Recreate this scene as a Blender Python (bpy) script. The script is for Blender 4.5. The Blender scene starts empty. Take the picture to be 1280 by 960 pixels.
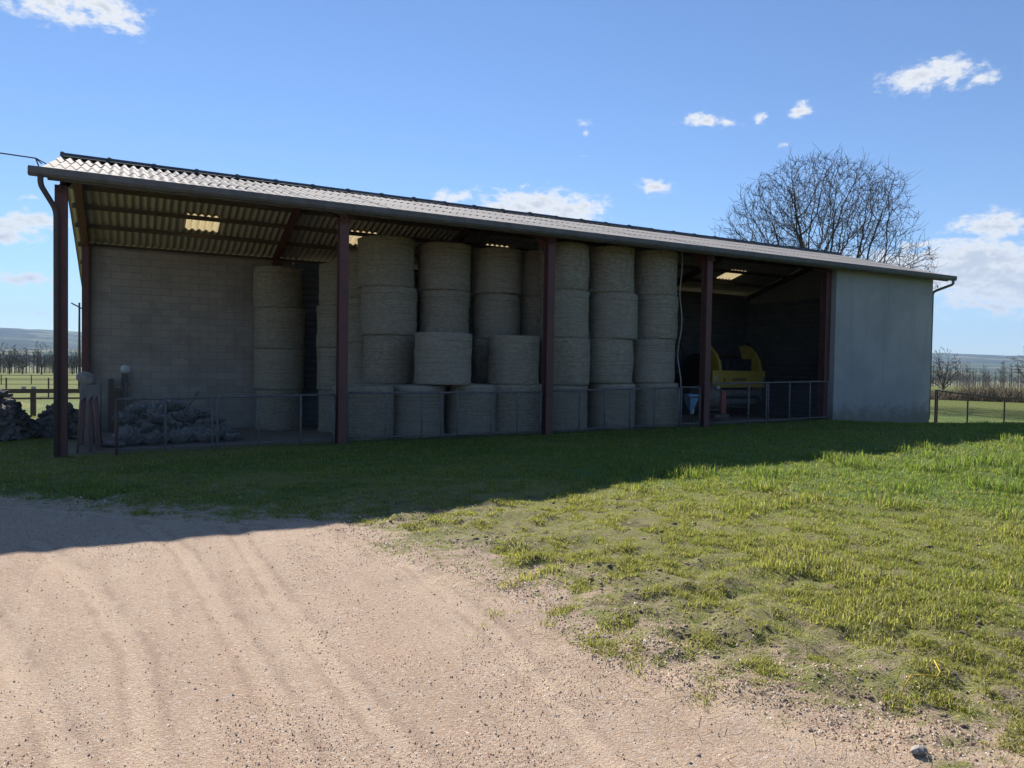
import bpy, math, random
import numpy as np
from mathutils import Vector, Matrix, Euler

random.seed(7); rng = np.random.default_rng(7)
scene = bpy.context.scene
col = scene.collection
R = math.radians

# ------------------------------------------------------------------ camera
F, PIT, ROL, YAW = 906.0, -0.0259, 0.0161, 0.486      # focal length in px of a 1280 wide frame, angles
CAM = Vector((1.064, -15.084, 1.659))
fw = Vector((math.sin(YAW) * math.cos(PIT), math.cos(YAW) * math.cos(PIT), math.sin(PIT)))
rt = Vector((math.cos(YAW), -math.sin(YAW), 0)); up = rt.cross(fw)
r2 = rt * math.cos(ROL) + up * math.sin(ROL); u2 = up * math.cos(ROL) - rt * math.sin(ROL)
cd = bpy.data.cameras.new('camera'); cam = bpy.data.objects.new('camera', cd); col.objects.link(cam)
cam.matrix_world = Matrix(((r2.x, u2.x, -fw.x, CAM.x), (r2.y, u2.y, -fw.y, CAM.y), (r2.z, u2.z, -fw.z, CAM.z), (0, 0, 0, 1)))
cd.sensor_width = 36; cd.lens = 36 * F / 1280; cd.clip_start = 0.05; cd.clip_end = 60000
scene.camera = cam
def ray(u, v): return (fw + r2 * ((u - 640) / F) + u2 * ((480 - v) / F)).normalized()
def azel(az, el, r):   # azimuth from +y towards +x
    return Vector((CAM.x + r * math.sin(R(az)), CAM.y + r * math.cos(R(az)), CAM.z + r * math.tan(R(el))))

# ------------------------------------------------------------------ world, sun, exposure
SUN_EL, SUN_AZ = 33.4, 9.0
world = bpy.data.worlds.new('World'); scene.world = world; world.use_nodes = True
wn = world.node_tree; wn.nodes.clear()
def N(nt, typ, **kw):
    n = nt.nodes.new(typ)
    for k, v in kw.items(): setattr(n, k, v)
    return n
def L(nt, a, b): nt.links.new(a, b)
def mathn(nt, op, a, b=None, clamp=False):
    n = N(nt, 'ShaderNodeMath', operation=op); n.use_clamp = clamp
    for i, v in enumerate((a, b)):
        if v is None: continue
        if isinstance(v, (int, float)): n.inputs[i].default_value = v
        else: L(nt, v, n.inputs[i])
    return n.outputs[0]
def maprange(nt, v, a, b, c=0.0, d=1.0, smooth=True):
    n = N(nt, 'ShaderNodeMapRange'); n.interpolation_type = 'SMOOTHSTEP' if smooth else 'LINEAR'
    L(nt, v, n.inputs[0])
    for i, x in enumerate((a, b, c, d)): n.inputs[i + 1].default_value = x
    return n.outputs[0]
def mixc(nt, f, a, b):
    n = N(nt, 'ShaderNodeMix', data_type='RGBA')
    for i, v in ((0, f), (6, a), (7, b)):
        if isinstance(v, (int, float)): n.inputs[i].default_value = v
        elif isinstance(v, tuple): n.inputs[i].default_value = (*v, 1)
        else: L(nt, v, n.inputs[i])
    return n.outputs[2]
sky = N(wn, 'ShaderNodeTexSky', sky_type='NISHITA'); sky.sun_disc = False
sky.sun_elevation = R(SUN_EL); sky.sun_rotation = R(SUN_AZ)
sky.air_density = 1.0; sky.dust_density = 0.0; sky.ozone_density = 3.0; sky.altitude = 300
tc = N(wn, 'ShaderNodeTexCoord')
warp = N(wn, 'ShaderNodeTexNoise'); warp.inputs['Scale'].default_value = 9; warp.inputs['Detail'].default_value = 4
L(wn, tc.outputs['Generated'], warp.inputs['Vector'])
wsub = N(wn, 'ShaderNodeVectorMath', operation='SUBTRACT'); L(wn, warp.outputs['Color'], wsub.inputs[0]); wsub.inputs[1].default_value = (.5, .5, .5)
wsc = N(wn, 'ShaderNodeVectorMath', operation='SCALE'); L(wn, wsub.outputs[0], wsc.inputs[0]); wsc.inputs['Scale'].default_value = 0.035
wad = N(wn, 'ShaderNodeVectorMath', operation='ADD'); L(wn, tc.outputs['Generated'], wad.inputs[0]); L(wn, wsc.outputs[0], wad.inputs[1])
# clouds: direction, half width, half height (radians), density
CLOUDS = []
def cloud(u, v, w, h, dens=1.0): CLOUDS.append((ray(u, v), w / F, h / F, dens))
cloud(62, 8, 46, 18, .95); cloud(130, 12, 36, 20, .95); cloud(30, 18, 18, 8, .75)
cloud(8, 283, 38, 13); cloud(44, 277, 34, 10); cloud(6, 297, 26, 7); cloud(42, 250, 14, 4, .6)
cloud(25, 349, 36, 7); cloud(60, 366, 14, 3, .6); cloud(50, 387, 22, 3, .5)
cloud(665, 258, 66, 21); cloud(705, 264, 52, 17); cloud(625, 262, 30, 12); cloud(568, 250, 24, 9, .8); cloud(552, 247, 12, 8, .8)
cloud(733, 152, 14, 7, .75); cloud(737, 163, 8, 5, .6); cloud(815, 234, 22, 9, .9)
cloud(878, 154, 34, 9, .8); cloud(912, 152, 20, 6, .6); cloud(950, 146, 11, 7, .8); cloud(1003, 137, 17, 9, .8); cloud(980, 176, 12, 5, .6)
cloud(1156, 96, 44, 15, .95); cloud(1180, 84, 28, 13, .95); cloud(1224, 94, 22, 12, .7); cloud(1245, 281, 42, 13); cloud(1262, 273, 24, 12); cloud(1208, 271, 12, 5, .6)
cloud(1150, 305, 26, 8, .8); cloud(1225, 326, 78, 20, 1.2); cloud(1120, 330, 80, 18, 1.0); cloud(1190, 345, 90, 26, 1.2); cloud(1270, 350, 90, 30, 1.2); cloud(1225, 368, 80, 14, .9); cloud(1240, 385, 50, 7, .9); cloud(1310, 365, 70, 24, 1.1); cloud(1185, 300, 30, 7, .7)
cloud(730, 194, 14, 1.2, .45)
rc = random.Random(3)
for k in range(26):                                     # the same kind of sky goes on all round
    az = R(75 + rc.random() * 270); el = R(6 + 40 * rc.random() ** 1.6)
    d = Vector((math.sin(az) * math.cos(el), math.cos(az) * math.cos(el), math.sin(el)))
    w = (.03 + .06 * rc.random()) * (1 if el < .4 else 1.4)
    CLOUDS.append((d, w, w * (.22 + .2 * rc.random()), .7 + .3 * rc.random()))
acc = None
for d, w, h, dens in CLOUDS:
    a = Vector((d.y, -d.x, 0)).normalized(); b = a.cross(d) * -1
    b = d.cross(a) * -1
    if b.z < 0: b = -b
    m = Matrix((a, b, a.cross(b))).transposed()
    mp = N(wn, 'ShaderNodeMapping', vector_type='TEXTURE')
    mp.inputs['Location'].default_value = d; mp.inputs['Rotation'].default_value = m.to_euler()
    mp.inputs['Scale'].default_value = (w * 1.25, h * 1.25, 0.4)
    L(wn, wad.outputs[0], mp.inputs['Vector'])
    ln = N(wn, 'ShaderNodeVectorMath', operation='LENGTH'); L(wn, mp.outputs[0], ln.inputs[0])
    v = mathn(wn, 'MULTIPLY_ADD', ln.outputs['Value'], -1.0); v.node.inputs[2].default_value = dens
    acc = v if acc is None else mathn(wn, 'MAXIMUM', acc, v)
cn = N(wn, 'ShaderNodeTexNoise'); cn.inputs['Scale'].default_value = 62; cn.inputs['Detail'].default_value = 8; cn.inputs['Roughness'].default_value = .62
cmap = N(wn, 'ShaderNodeMapping'); cmap.inputs['Scale'].default_value = (1, 1, 1.9); L(wn, tc.outputs['Generated'], cmap.inputs['Vector']); L(wn, cmap.outputs[0], cn.inputs['Vector'])
nz = mathn(wn, 'SUBTRACT', cn.outputs['Fac'], .5)
dens = mathn(wn, 'MULTIPLY_ADD', nz, 2.1); L(wn, mathn(wn, 'MAXIMUM', acc, -1.5), dens.node.inputs[2])
alpha = maprange(wn, dens, .02, .75)
core = maprange(wn, dens, .5, 1.25)
ccol = mixc(wn, core, (7.6, 7.7, 7.8), (5.0, 5.4, 6.1))
tint = N(wn, 'ShaderNodeMixRGB', blend_type='MULTIPLY'); tint.inputs[0].default_value = 1; L(wn, sky.outputs[0], tint.inputs[1]); tint.inputs[2].default_value = (.82, .93, 1.10, 1)
skyc = mixc(wn, alpha, tint.outputs[0], ccol)
bg = N(wn, 'ShaderNodeBackground'); bg.inputs['Strength'].default_value = 0.062; L(wn, skyc, bg.inputs['Color'])
wo = N(wn, 'ShaderNodeOutputWorld'); L(wn, bg.outputs[0], wo.inputs['Surface'])
sd = bpy.data.lights.new('sun', 'SUN'); sun = bpy.data.objects.new('sun', sd); col.objects.link(sun)
sd.energy = 5.0; sd.angle = R(0.53); sd.color = (1.0, .93, .84)
to_sun = Vector((math.sin(R(SUN_AZ)) * math.cos(R(SUN_EL)), math.cos(R(SUN_AZ)) * math.cos(R(SUN_EL)), math.sin(R(SUN_EL))))
sun.rotation_euler = to_sun.to_track_quat('Z', 'Y').to_euler(); sun.location = (0, 0, 50)
scene.view_settings.view_transform = 'Standard'; scene.view_settings.look = 'None'
scene.view_settings.exposure = 1.0; scene.view_settings.gamma = 1.0; scene.view_settings.use_curve_mapping = False
scene.render.engine = 'CYCLES'; scene.cycles.max_bounces = 8; scene.cycles.diffuse_bounces = 4; scene.cycles.volume_bounces = 0
scene.cycles.use_denoising = True; scene.cycles.transparent_max_bounces = 8

# ------------------------------------------------------------------ numpy noise, terrain
def _h(ix, iy, s):
    n = (ix.astype(np.int64) * 374761393 + iy.astype(np.int64) * 668265263 + s * 974711) & 0xffffffff
    n = ((n ^ (n >> 13)) * 1274126177) & 0xffffffff
    return ((n ^ (n >> 16)) & 0xffff) / 65535.0
def vn(x, y, s=0):
    x = np.asarray(x, float); y = np.asarray(y, float)
    ix = np.floor(x); iy = np.floor(y); fx = x - ix; fy = y - iy
    fx = fx * fx * (3 - 2 * fx); fy = fy * fy * (3 - 2 * fy)
    return (_h(ix, iy, s) * (1 - fx) + _h(ix + 1, iy, s) * fx) * (1 - fy) + (_h(ix, iy + 1, s) * (1 - fx) + _h(ix + 1, iy + 1, s) * fx) * fy
def fbm(x, y, s=0, o=4):
    t = 0; a = .5
    for k in range(o): t = t + a * vn(x * 2 ** k, y * 2 ** k, s + k); a *= .5
    return t
def sstep(a, b, x): t = np.clip((x - a) / (b - a), 0, 1); return t * t * (3 - 2 * t)
EDGE = [(-60, -1.5), (-12, -3.0), (-4, -3.9), (-.32, -4.45), (.81, -5.66), (1.76, -6.42), (2.35, -6.96), (3.03, -7.35), (3.25, -8.09), (3.48, -9.38), (3.73, -10.08),
        (3.9, -10.9), (3.70, -11.64), (3.85, -12.07), (4.02, -12.54), (4.25, -13.0), (4.4, -13.35), (4.7, -15), (5, -18), (8, -24), (14, -34), (-60, -34)]
def gravel_d(x, y):                                     # signed distance to the gravel's edge, + on the gravel
    x = np.asarray(x, float); y = np.asarray(y, float)
    d = np.full(x.shape, 1e9); ins = np.zeros(x.shape, bool)
    for (x0, y0), (x1, y1) in zip(EDGE, EDGE[1:] + EDGE[:1]):
        dx, dy = x1 - x0, y1 - y0
        t = np.clip(((x - x0) * dx + (y - y0) * dy) / (dx * dx + dy * dy), 0, 1)
        d = np.minimum(d, np.hypot(x - x0 - t * dx, y - y0 - t * dy))
        if dy != 0: ins ^= ((y0 > y) != (y1 > y)) & (x < dx * (y - y0) / dy + x0)
    return np.where(ins, d, -d)
def gh0(x, y):
    x = np.asarray(x, float); y = np.asarray(y, float)
    h0 = np.interp(x, [-40, 0, 12, 15, 20, 25, 31, 45], [-.15, -.09, 0, .05, .12, .13, -.05, 0])
    h7 = np.interp(x, [-40, 0, 3, 5.8, 8, 11, 15, 17, 25, 45], [0, 0, 0, .1, .2, .28, .36, .4, .45, .3])
    t = sstep(-7, -0.6, y); z = h7 * (1 - t) + h0 * t
    z = np.where(y < -7, h7 * np.interp(y, [-30, -13, -7], [.2, .45, 1]), z)
    r = np.hypot(x - CAM.x, y - CAM.y)
    z = z * (1 - sstep(30, 60, r)) + np.interp(r, [0, 24, 31, 60, 140, 280, 600, 1500, 3000, 9000], [0, 0, -.4, -.75, -2, -3.7, -8.5, -20, -30, -30])
    return z - .30 * sstep(1.5, 6.5, y) * sstep(-1.5, 1, x) * (1 - sstep(9, 14, x)) * (1 - sstep(10, 16, y))
RUTS = [[(1.9, -6.6), (1.99, -7.85), (2.0, -9.73), (2.06, -11.37), (2.12, -12.3), (2.1, -14)], [(3.2, -7.2), (3.14, -7.9), (3.08, -11.1), (2.84, -12.64), (2.7, -14)], [(1.2, -7), (1.49, -8.27), (1.69, -11.19), (1.71, -12.09), (1.7, -14)],
        [(.3, -7.3), (.45, -7.8), (.8, -8.96), (1.1, -10.5), (1.2, -13)], [(-.2, -8), (.4, -9.97), (.74, -11.2), (.86, -11.67), (1, -13)], [(-6, -4.4), (-3, -4.5), (-.26, -5.2), (1.35, -6.8), (2.25, -7.6)]]
def rut_d(x, y):
    x = np.asarray(x, float); y = np.asarray(y, float); d = np.full(x.shape, 9.0)
    for ln_ in RUTS:
        for (x0, y0), (x1, y1) in zip(ln_, ln_[1:]):
            dx, dy = x1 - x0, y1 - y0; t = np.clip(((x - x0) * dx + (y - y0) * dy) / (dx * dx + dy * dy), 0, 1); d = np.minimum(d, np.hypot(x - x0 - t * dx, y - y0 - t * dy))
    return d
def ingd(x, y): return (sstep(-.25, .25, x) * (1 - sstep(24.7, 25.1, x))) * (sstep(.2, .7, y) * (1 - sstep(11.5, 12.5, y)))
def gh(x, y):
    z = gh0(x, y); r = np.hypot(np.asarray(x) - CAM.x, np.asarray(y) - CAM.y)
    fade = 1 - sstep(20, 45, r); g = gravel_d(x, y); lawn = sstep(.3, -.5, g); edge = np.exp(-((g + .5) / 1.0) ** 2)
    inside = ingd(x, y)
    n = (fbm(x * .9, y * .9, 11) - .47) * .07 * lawn + (fbm(x * 4.5, y * 4.5, 5) - .47) * (.04 * lawn + .07 * edge) + (fbm(x * 4.2, y * 5.5, 8, 2) - .37) * .11 * np.exp(-((g + 1.1) / 1.3) ** 2)
    n = n + ((fbm(x * 1.2, y * .6, 31) - .47) * .008 + (fbm(x * 4, y * 4, 35) - .47) * .014) * (1 - lawn)
    rd = rut_d(x, y) + (fbm(np.asarray(x) * 2, np.asarray(y) * 1.2, 44, 3) - .44) * .05
    n = n + (-.010 * np.exp(-(rd / .09) ** 2) + .005 * np.exp(-((rd - .2) / .08) ** 2)) * (1 - lawn)
    return z + n * fade * (1 - inside * .8)
def ghf(x, y): return float(gh(np.array([x]), np.array([y]))[0])

# ------------------------------------------------------------------ materials
MATS = {}
def mat(name, build):
    m = bpy.data.materials.new(name); m.use_nodes = True; nt = m.node_tree; nt.nodes.clear()
    out = N(nt, 'ShaderNodeOutputMaterial'); b = N(nt, 'ShaderNodeBsdfPrincipled'); L(nt, b.outputs[0], out.inputs[0])
    b.inputs['Roughness'].default_value = .8; b.inputs['Specular IOR Level'].default_value = .25
    build(nt, b, out); MATS[name] = m; return m
def noise(nt, scale, detail=5, rough=.6, vec=None, coord='Object', stretch=None):
    t = N(nt, 'ShaderNodeTexCoord'); n = N(nt, 'ShaderNodeTexNoise')
    n.inputs['Scale'].default_value = scale; n.inputs['Detail'].default_value = detail; n.inputs['Roughness'].default_value = rough
    src = t.outputs[coord]
    if stretch:
        mp = N(nt, 'ShaderNodeMapping'); mp.inputs['Scale'].default_value = stretch; L(nt, src, mp.inputs['Vector']); src = mp.outputs[0]
    L(nt, src, n.inputs['Vector']); return n.outputs['Fac']
def bump(nt, b, h, strength=.4, dist=.02):
    n = N(nt, 'ShaderNodeBump'); n.inputs['Strength'].default_value = strength; n.inputs['Distance'].default_value = dist
    L(nt, h, n.inputs['Height']); L(nt, n.outputs[0], b.inputs['Normal'])
def plain(name, c1, c2, scale=6, rough=.75, metal=0, bs=.25, bd=.01, stretch=None, spec=.25):
    def bld(nt, b, out):
        f = noise(nt, scale, 6, .65, stretch=stretch); f2 = maprange(nt, f, .3, .7)
        L(nt, mixc(nt, f2, c1, c2), b.inputs['Base Color']); b.inputs['Roughness'].default_value = rough; b.inputs['Metallic'].default_value = metal
        b.inputs['Specular IOR Level'].default_value = spec
        if bs: bump(nt, b, noise(nt, scale * 6, 4, stretch=stretch), bs, bd)
    return mat(name, bld)
def rnd(nt):
    o = N(nt, 'ShaderNodeObjectInfo'); return o.outputs['Random']
plain('red_steel', (.135, .058, .052), (.09, .05, .047), 5, .6)
plain('galvanised', (.15, .15, .15), (.095, .09, .09), 9, .7, 0, .1)
plain('zinc', (.15, .15, .155), (.10, .10, .105), 4, .75, 0, .1)
plain('brown_pipe', (.095, .075, .072), (.07, .06, .06), 5, .7)
plain('dark_iron', (.05, .05, .052), (.09, .07, .06), 8, .6, .4)
plain('timber', (.13, .105, .085), (.07, .055, .045), 3, .85, stretch=(1, 1, 8))
plain('hurdle_steel', (.26, .15, .135), (.17, .12, .11), 9, .7)
plain('concrete', (.24, .205, .19), (.16, .14, .13), 5, .9, bs=.5)
plain('mortar', (.23, .21, .19), (.17, .155, .14), 9, .95)
plain('bark', (.085, .072, .06), (.05, .042, .036), 4, .95, bs=.5, bd=.03, stretch=(1, 1, .25))
plain('far_bark', (.12, .105, .09), (.075, .066, .058), .4, .95, bs=0)
plain('yellow_paint', (.50, .35, .07), (.40, .28, .06), 3, .45, bs=.05, spec=.4)
plain('black_rubber', (.02, .02, .02), (.035, .033, .03), 7, .8)
plain('black_plastic', (.018, .02, .024), (.03, .032, .036), 5, .45)
plain('blue_plastic', (.22, .42, .58), (.17, .34, .5), 4, .45)
plain('pale_plastic', (.55, .56, .55), (.45, .46, .46), 4, .5)
plain('red_paint', (.36, .09, .07), (.22, .07, .055), 5, .6)
plain('rusty_grey', (.15, .145, .14), (.13, .085, .06), 6, .7, .2)
plain('rope', (.42, .39, .34), (.30, .28, .25), 30, .9)
plain('yellow_twine', (.62, .42, .04), (.55, .36, .04), 20, .7)
plain('plastic_sheet', (.25, .245, .235), (.10, .10, .095), 2.5, .5, bs=.5, bd=.03, spec=.4)
plain('stone', (.33, .30, .27), (.20, .18, .165), 4, .9, bs=.5)
plain('heap_stone', (.17, .15, .135), (.07, .062, .056), 5, .9, bs=.5)
plain('clod', (.21, .16, .115), (.12, .09, .066), 12, .95, bs=.6)
plain('roller_grey', (.24, .235, .225), (.14, .12, .105), 7, .6)
plain('belt_rubber', (.03, .032, .036), (.05, .05, .05), 6, .8)
plain('dark_stone', (.10, .08, .07), (.15, .12, .10), 4, .9, bs=.5)
plain('dark_cladding', (.17, .19, .22), (.13, .15, .18), 2, .65, .1, .1)
plain('ridge_cement', (.11, .115, .12), (.07, .075, .08), 3, .85)
plain('white_globe', (.42, .42, .41), (.34, .34, .33), 4, .4, bs=0)
plain('foil', (.5, .52, .55), (.35, .36, .38), 4, .35, .4)
def m_block(nt, b, out):
    f = noise(nt, 7, 6, .7); r = rnd(nt)
    c = mixc(nt, f, (.34, .305, .27), (.23, .21, .19)); k = mixc(nt, maprange(nt, r, 0, 1, 0, .6, False), c, (.38, .335, .285)); ge = N(nt, 'ShaderNodeNewGeometry'); sn = N(nt, 'ShaderNodeTexNoise'); sn.inputs['Scale'].default_value = .8; sn.inputs['Detail'].default_value = 6; L(nt, ge.outputs['Position'], sn.inputs['Vector']); k = mixc(nt, maprange(nt, sn.outputs['Fac'], .48, .66, 0, .6), k, (.20, .185, .165)); L(nt, k, b.inputs['Base Color'])
    b.inputs['Roughness'].default_value = .95; bump(nt, b, noise(nt, 90, 3), .5, .01)
mat('block', m_block)
def m_render(nt, b, out):
    f = noise(nt, .55, 7, .62); s = noise(nt, 1.6, 5, .6, stretch=(1.6, 1, .12))
    c = mixc(nt, maprange(nt, f, .35, .68), (.37, .365, .355), (.30, .30, .30)); c = mixc(nt, maprange(nt, s, .52, .75, 0, .5), c, (.24, .245, .25))
    ge = N(nt, 'ShaderNodeNewGeometry'); sx = N(nt, 'ShaderNodeSeparateXYZ'); L(nt, ge.outputs['Position'], sx.inputs[0]); e = noise(nt, 3.5, 6, .7)
    zz = mathn(nt, 'ADD', sx.outputs[2], mathn(nt, 'MULTIPLY', mathn(nt, 'SUBTRACT', e, .5), 1.3)); c = mixc(nt, maprange(nt, zz, .75, .15, 0, .75), c, (.17, .16, .12))
    c = mixc(nt, maprange(nt, noise(nt, 4, 7, .75), .60, .72, 0, .45), c, (.22, .22, .215)); c = mixc(nt, maprange(nt, mathn(nt, 'ADD', zz, 0), 3.9, 4.7, 0, .4), c, (.22, .225, .22))
    L(nt, c, b.inputs['Base Color']); b.inputs['Roughness'].default_value = .95; bump(nt, b, mathn(nt, 'ADD', noise(nt, 38, 5, .75), mathn(nt, 'MULTIPLY', noise(nt, 3, 4), .8)), .9, .02)
mat('render_coat', m_render)
def m_sheet(nt, b, out):
    r = rnd(nt); f = noise(nt, 2.2, 7, .7, coord='Object'); li = noise(nt, 14, 5, .75)
    c = mixc(nt, f, (.44, .41, .38), (.28, .26, .24)); c = mixc(nt, maprange(nt, r, 0, 1, 0, .5, False), c, (.43, .385, .34))
    c = mixc(nt, maprange(nt, li, .6, .74), c, (.12, .115, .085)); c = mixc(nt, maprange(nt, li, .36, .26), c, (.44, .40, .35)); L(nt, c, b.inputs['Base Color'])
    b.inputs['Roughness'].default_value = .9; bump(nt, b, noise(nt, 40, 4), .3, .006)
mat('fibre_cement', m_sheet)
def m_sky(nt, b, out):
    b.inputs['Base Color'].default_value = (.8, .68, .42, 1)
    t = N(nt, 'ShaderNodeBsdfTranslucent'); f = noise(nt, 6, 5, .7)
    L(nt, mixc(nt, f, (.80, .74, .56), (.50, .44, .32)), t.inputs['Color'])
    mx = N(nt, 'ShaderNodeMixShader'); mx.inputs[0].default_value = .8; L(nt, b.outputs[0], mx.inputs[1]); L(nt, t.outputs[0], mx.inputs[2]); L(nt, mx.outputs[0], out.inputs[0])
mat('translucent_sheet', m_sky)
def m_hay(nt, b, out):
    r = rnd(nt); f = noise(nt, 15, 7, .8, stretch=(.55, .55, 2.6)); g = noise(nt, 2.4, 5, .65); k = noise(nt, 60, 4, .75, stretch=(.4, .4, 1.8)); v = noise(nt, 9, 3, .6, stretch=(1.6, 1.6, .12))
    c = mixc(nt, maprange(nt, f, .36, .64), (.22, .18, .125), (.56, .49, .37)); c = mixc(nt, maprange(nt, g, .42, .68, 0, .6), c, (.33, .29, .225))
    c = mixc(nt, maprange(nt, k, .58, .70, 0, .8), c, (.68, .61, .48)); c = mixc(nt, maprange(nt, k, .42, .32, 0, .7), c, (.14, .115, .085))
    c = mixc(nt, maprange(nt, v, .55, .75, 0, .4), c, (.50, .47, .41)); c = mixc(nt, maprange(nt, r, 0, 1, 0, .45, False), c, (.42, .385, .32))
    wr = noise(nt, 3.0, 3, .6, stretch=(.25, .25, 14)); c = mixc(nt, maprange(nt, wr, .53, .64, 0, .45), c, (.17, .14, .10))
    L(nt, c, b.inputs['Base Color']); b.inputs['Roughness'].default_value = .95
    h = mathn(nt, 'ADD', f, mathn(nt, 'MULTIPLY', k, .5)); bump(nt, b, h, 1.0, .06)
mat('hay', m_hay)
def m_grass(nt, b, out):
    a = N(nt, 'ShaderNodeVertexColor'); a.layer_name = 'tint'
    L(nt, a.outputs['Color'], b.inputs['Base Color']); b.inputs['Roughness'].default_value = .55; b.inputs['Specular IOR Level'].default_value = .3
    t = N(nt, 'ShaderNodeBsdfTranslucent'); h = N(nt, 'ShaderNodeMixRGB', blend_type='MULTIPLY'); h.inputs[0].default_value = 1
    L(nt, a.outputs['Color'], h.inputs[1]); h.inputs[2].default_value = (1.35, 1.4, .9, 1); L(nt, h.outputs[0], t.inputs['Color'])
    mx = N(nt, 'ShaderNodeMixShader'); mx.inputs[0].default_value = .55; L(nt, b.outputs[0], mx.inputs[1]); L(nt, t.outputs[0], mx.inputs[2]); L(nt, mx.outputs[0], out.inputs[0])
mat('grass_blade', m_grass)
def m_grit(nt, b, out):
    a = N(nt, 'ShaderNodeVertexColor'); a.layer_name = 'tint'; L(nt, a.outputs['Color'], b.inputs['Base Color']); b.inputs['Roughness'].default_value = .9
mat('grit', m_grit)
def m_thicket(nt, b, out):
    f = noise(nt, 1.2, 4); L(nt, mixc(nt, maprange(nt, f, .4, .6), (.13, .09, .06), (.17, .14, .09)), b.inputs['Base Color'])
mat('thicket_twig', m_thicket)
def m_ground(nt, b, out):
    at = N(nt, 'ShaderNodeAttribute'); at.attribute_name = 'zone'                     # r gravel distance, g lushness, b bare floor
    sp = N(nt, 'ShaderNodeSeparateColor'); L(nt, at.outputs['Color'], sp.inputs[0])
    gd = mathn(nt, 'MULTIPLY_ADD', sp.outputs[0], 4.0); gd.node.inputs[2].default_value = -2.0
    n1 = noise(nt, 1.1, 7, .7); n2 = noise(nt, 7, 6, .7); n3 = noise(nt, 55, 5, .75); n4 = noise(nt, 230, 3, .7); n5 = noise(nt, 110, 3, .75)
    rut = noise(nt, 1.0, 5, .6, stretch=(2.6, .22, 1))
    vo = N(nt, 'ShaderNodeTexVoronoi'); vo.inputs['Scale'].default_value = 75; t = N(nt, 'ShaderNodeTexCoord'); L(nt, t.outputs['Object'], vo.inputs['Vector'])
    peb = maprange(nt, vo.outputs['Distance'], .05, .55)
    g = mixc(nt, maprange(nt, rut, .2, .8), (.45, .32, .225), (.55, .42, .305)); g = mixc(nt, maprange(nt, n1, .38, .66, 0, .5), g, (.39, .28, .20)); tr = noise(nt, 1.0, 5, .6, stretch=(5.5, .3, 1)); g = mixc(nt, maprange(nt, mathn(nt, 'ADD', tr, mathn(nt, 'MULTIPLY', mathn(nt, 'SUBTRACT', n3, .5), .35)), .54, .66, 0, .5), g, (.37, .26, .185))
    g = mixc(nt, maprange(nt, n3, .46, .70, 0, .7), g, (.60, .475, .35)); g = mixc(nt, maprange(nt, n3, .42, .30, 0, .6), g, (.30, .21, .16))
    g = mixc(nt, maprange(nt, n4, .56, .68, 0, .6), g, (.17, .115, .09)); g = mixc(nt, maprange(nt, n2, .60, .74, 0, .4), g, (.36, .26, .20))
    pc = N(nt, 'ShaderNodeSeparateColor'); L(nt, vo.outputs['Color'], pc.inputs[0])
    g = mixc(nt, maprange(nt, pc.outputs[0], .86, .95, 0, .6), g, (.60, .52, .45))
    wa = N(nt, 'ShaderNodeAttribute'); wa.attribute_name = 'wear'; ws = N(nt, 'ShaderNodeSeparateColor'); L(nt, wa.outputs['Color'], ws.inputs[0]); wd = mathn(nt, 'ADD', ws.outputs[0], mathn(nt, 'MULTIPLY', mathn(nt, 'SUBTRACT', n2, .5), .12))
    sh = mathn(nt, 'MULTIPLY', maprange(nt, wd, .04, .07), maprange(nt, wd, .13, .08)); sh = mathn(nt, 'MULTIPLY', sh, maprange(nt, n1, .40, .56)); g = mixc(nt, mathn(nt, 'MULTIPLY', sh, .55), g, (.33, .23, .17)); g = mixc(nt, maprange(nt, wd, .10, .03, 0, .3), g, (.62, .48, .35))
    g = mixc(nt, maprange(nt, n5, .54, .66, 0, .65), g, (.22, .15, .11)); g = mixc(nt, maprange(nt, n5, .44, .34, 0, .5), g, (.66, .53, .41))
    n3 = maprange(nt, n3, .38, .62)
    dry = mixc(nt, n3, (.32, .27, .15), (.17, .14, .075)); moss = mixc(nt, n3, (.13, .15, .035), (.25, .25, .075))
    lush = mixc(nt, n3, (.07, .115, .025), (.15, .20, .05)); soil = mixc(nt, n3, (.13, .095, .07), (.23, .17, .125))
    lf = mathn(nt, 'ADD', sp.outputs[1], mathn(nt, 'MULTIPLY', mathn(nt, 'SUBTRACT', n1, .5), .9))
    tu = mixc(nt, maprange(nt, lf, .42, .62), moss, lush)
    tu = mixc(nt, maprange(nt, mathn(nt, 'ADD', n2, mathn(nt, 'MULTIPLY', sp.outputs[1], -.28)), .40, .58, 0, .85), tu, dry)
    bare = mathn(nt, 'ADD', mathn(nt, 'MULTIPLY', mathn(nt, 'ADD', n1, n2), .5), mathn(nt, 'MULTIPLY', gd, .13))
    tu = mixc(nt, maprange(nt, bare, .47, .56, 0, .9), tu, soil)
    clod = noise(nt, 3.6, 6, .72, stretch=(1, 1.5, 1)); tu = mixc(nt, maprange(nt, mathn(nt, 'ADD', clod, mathn(nt, 'MULTIPLY', sp.outputs[1], -.16)), .53, .60, 0, .85), tu, mixc(nt, n3, (.075, .058, .044), (.16, .12, .09)))
    f = mathn(nt, 'ADD', gd, mathn(nt, 'MULTIPLY', mathn(nt, 'SUBTRACT', mathn(nt, 'ADD', n1, n2), 1.0), 2.6))
    c = mixc(nt, maprange(nt, f, -.45, .35), tu, g)
    fl = mixc(nt, n2, (.20, .165, .135), (.30, .25, .20)); c = mixc(nt, sp.outputs[2], c, fl)
    L(nt, c, b.inputs['Base Color']); b.inputs['Roughness'].default_value = .95; b.inputs['Specular IOR Level'].default_value = .15
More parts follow.
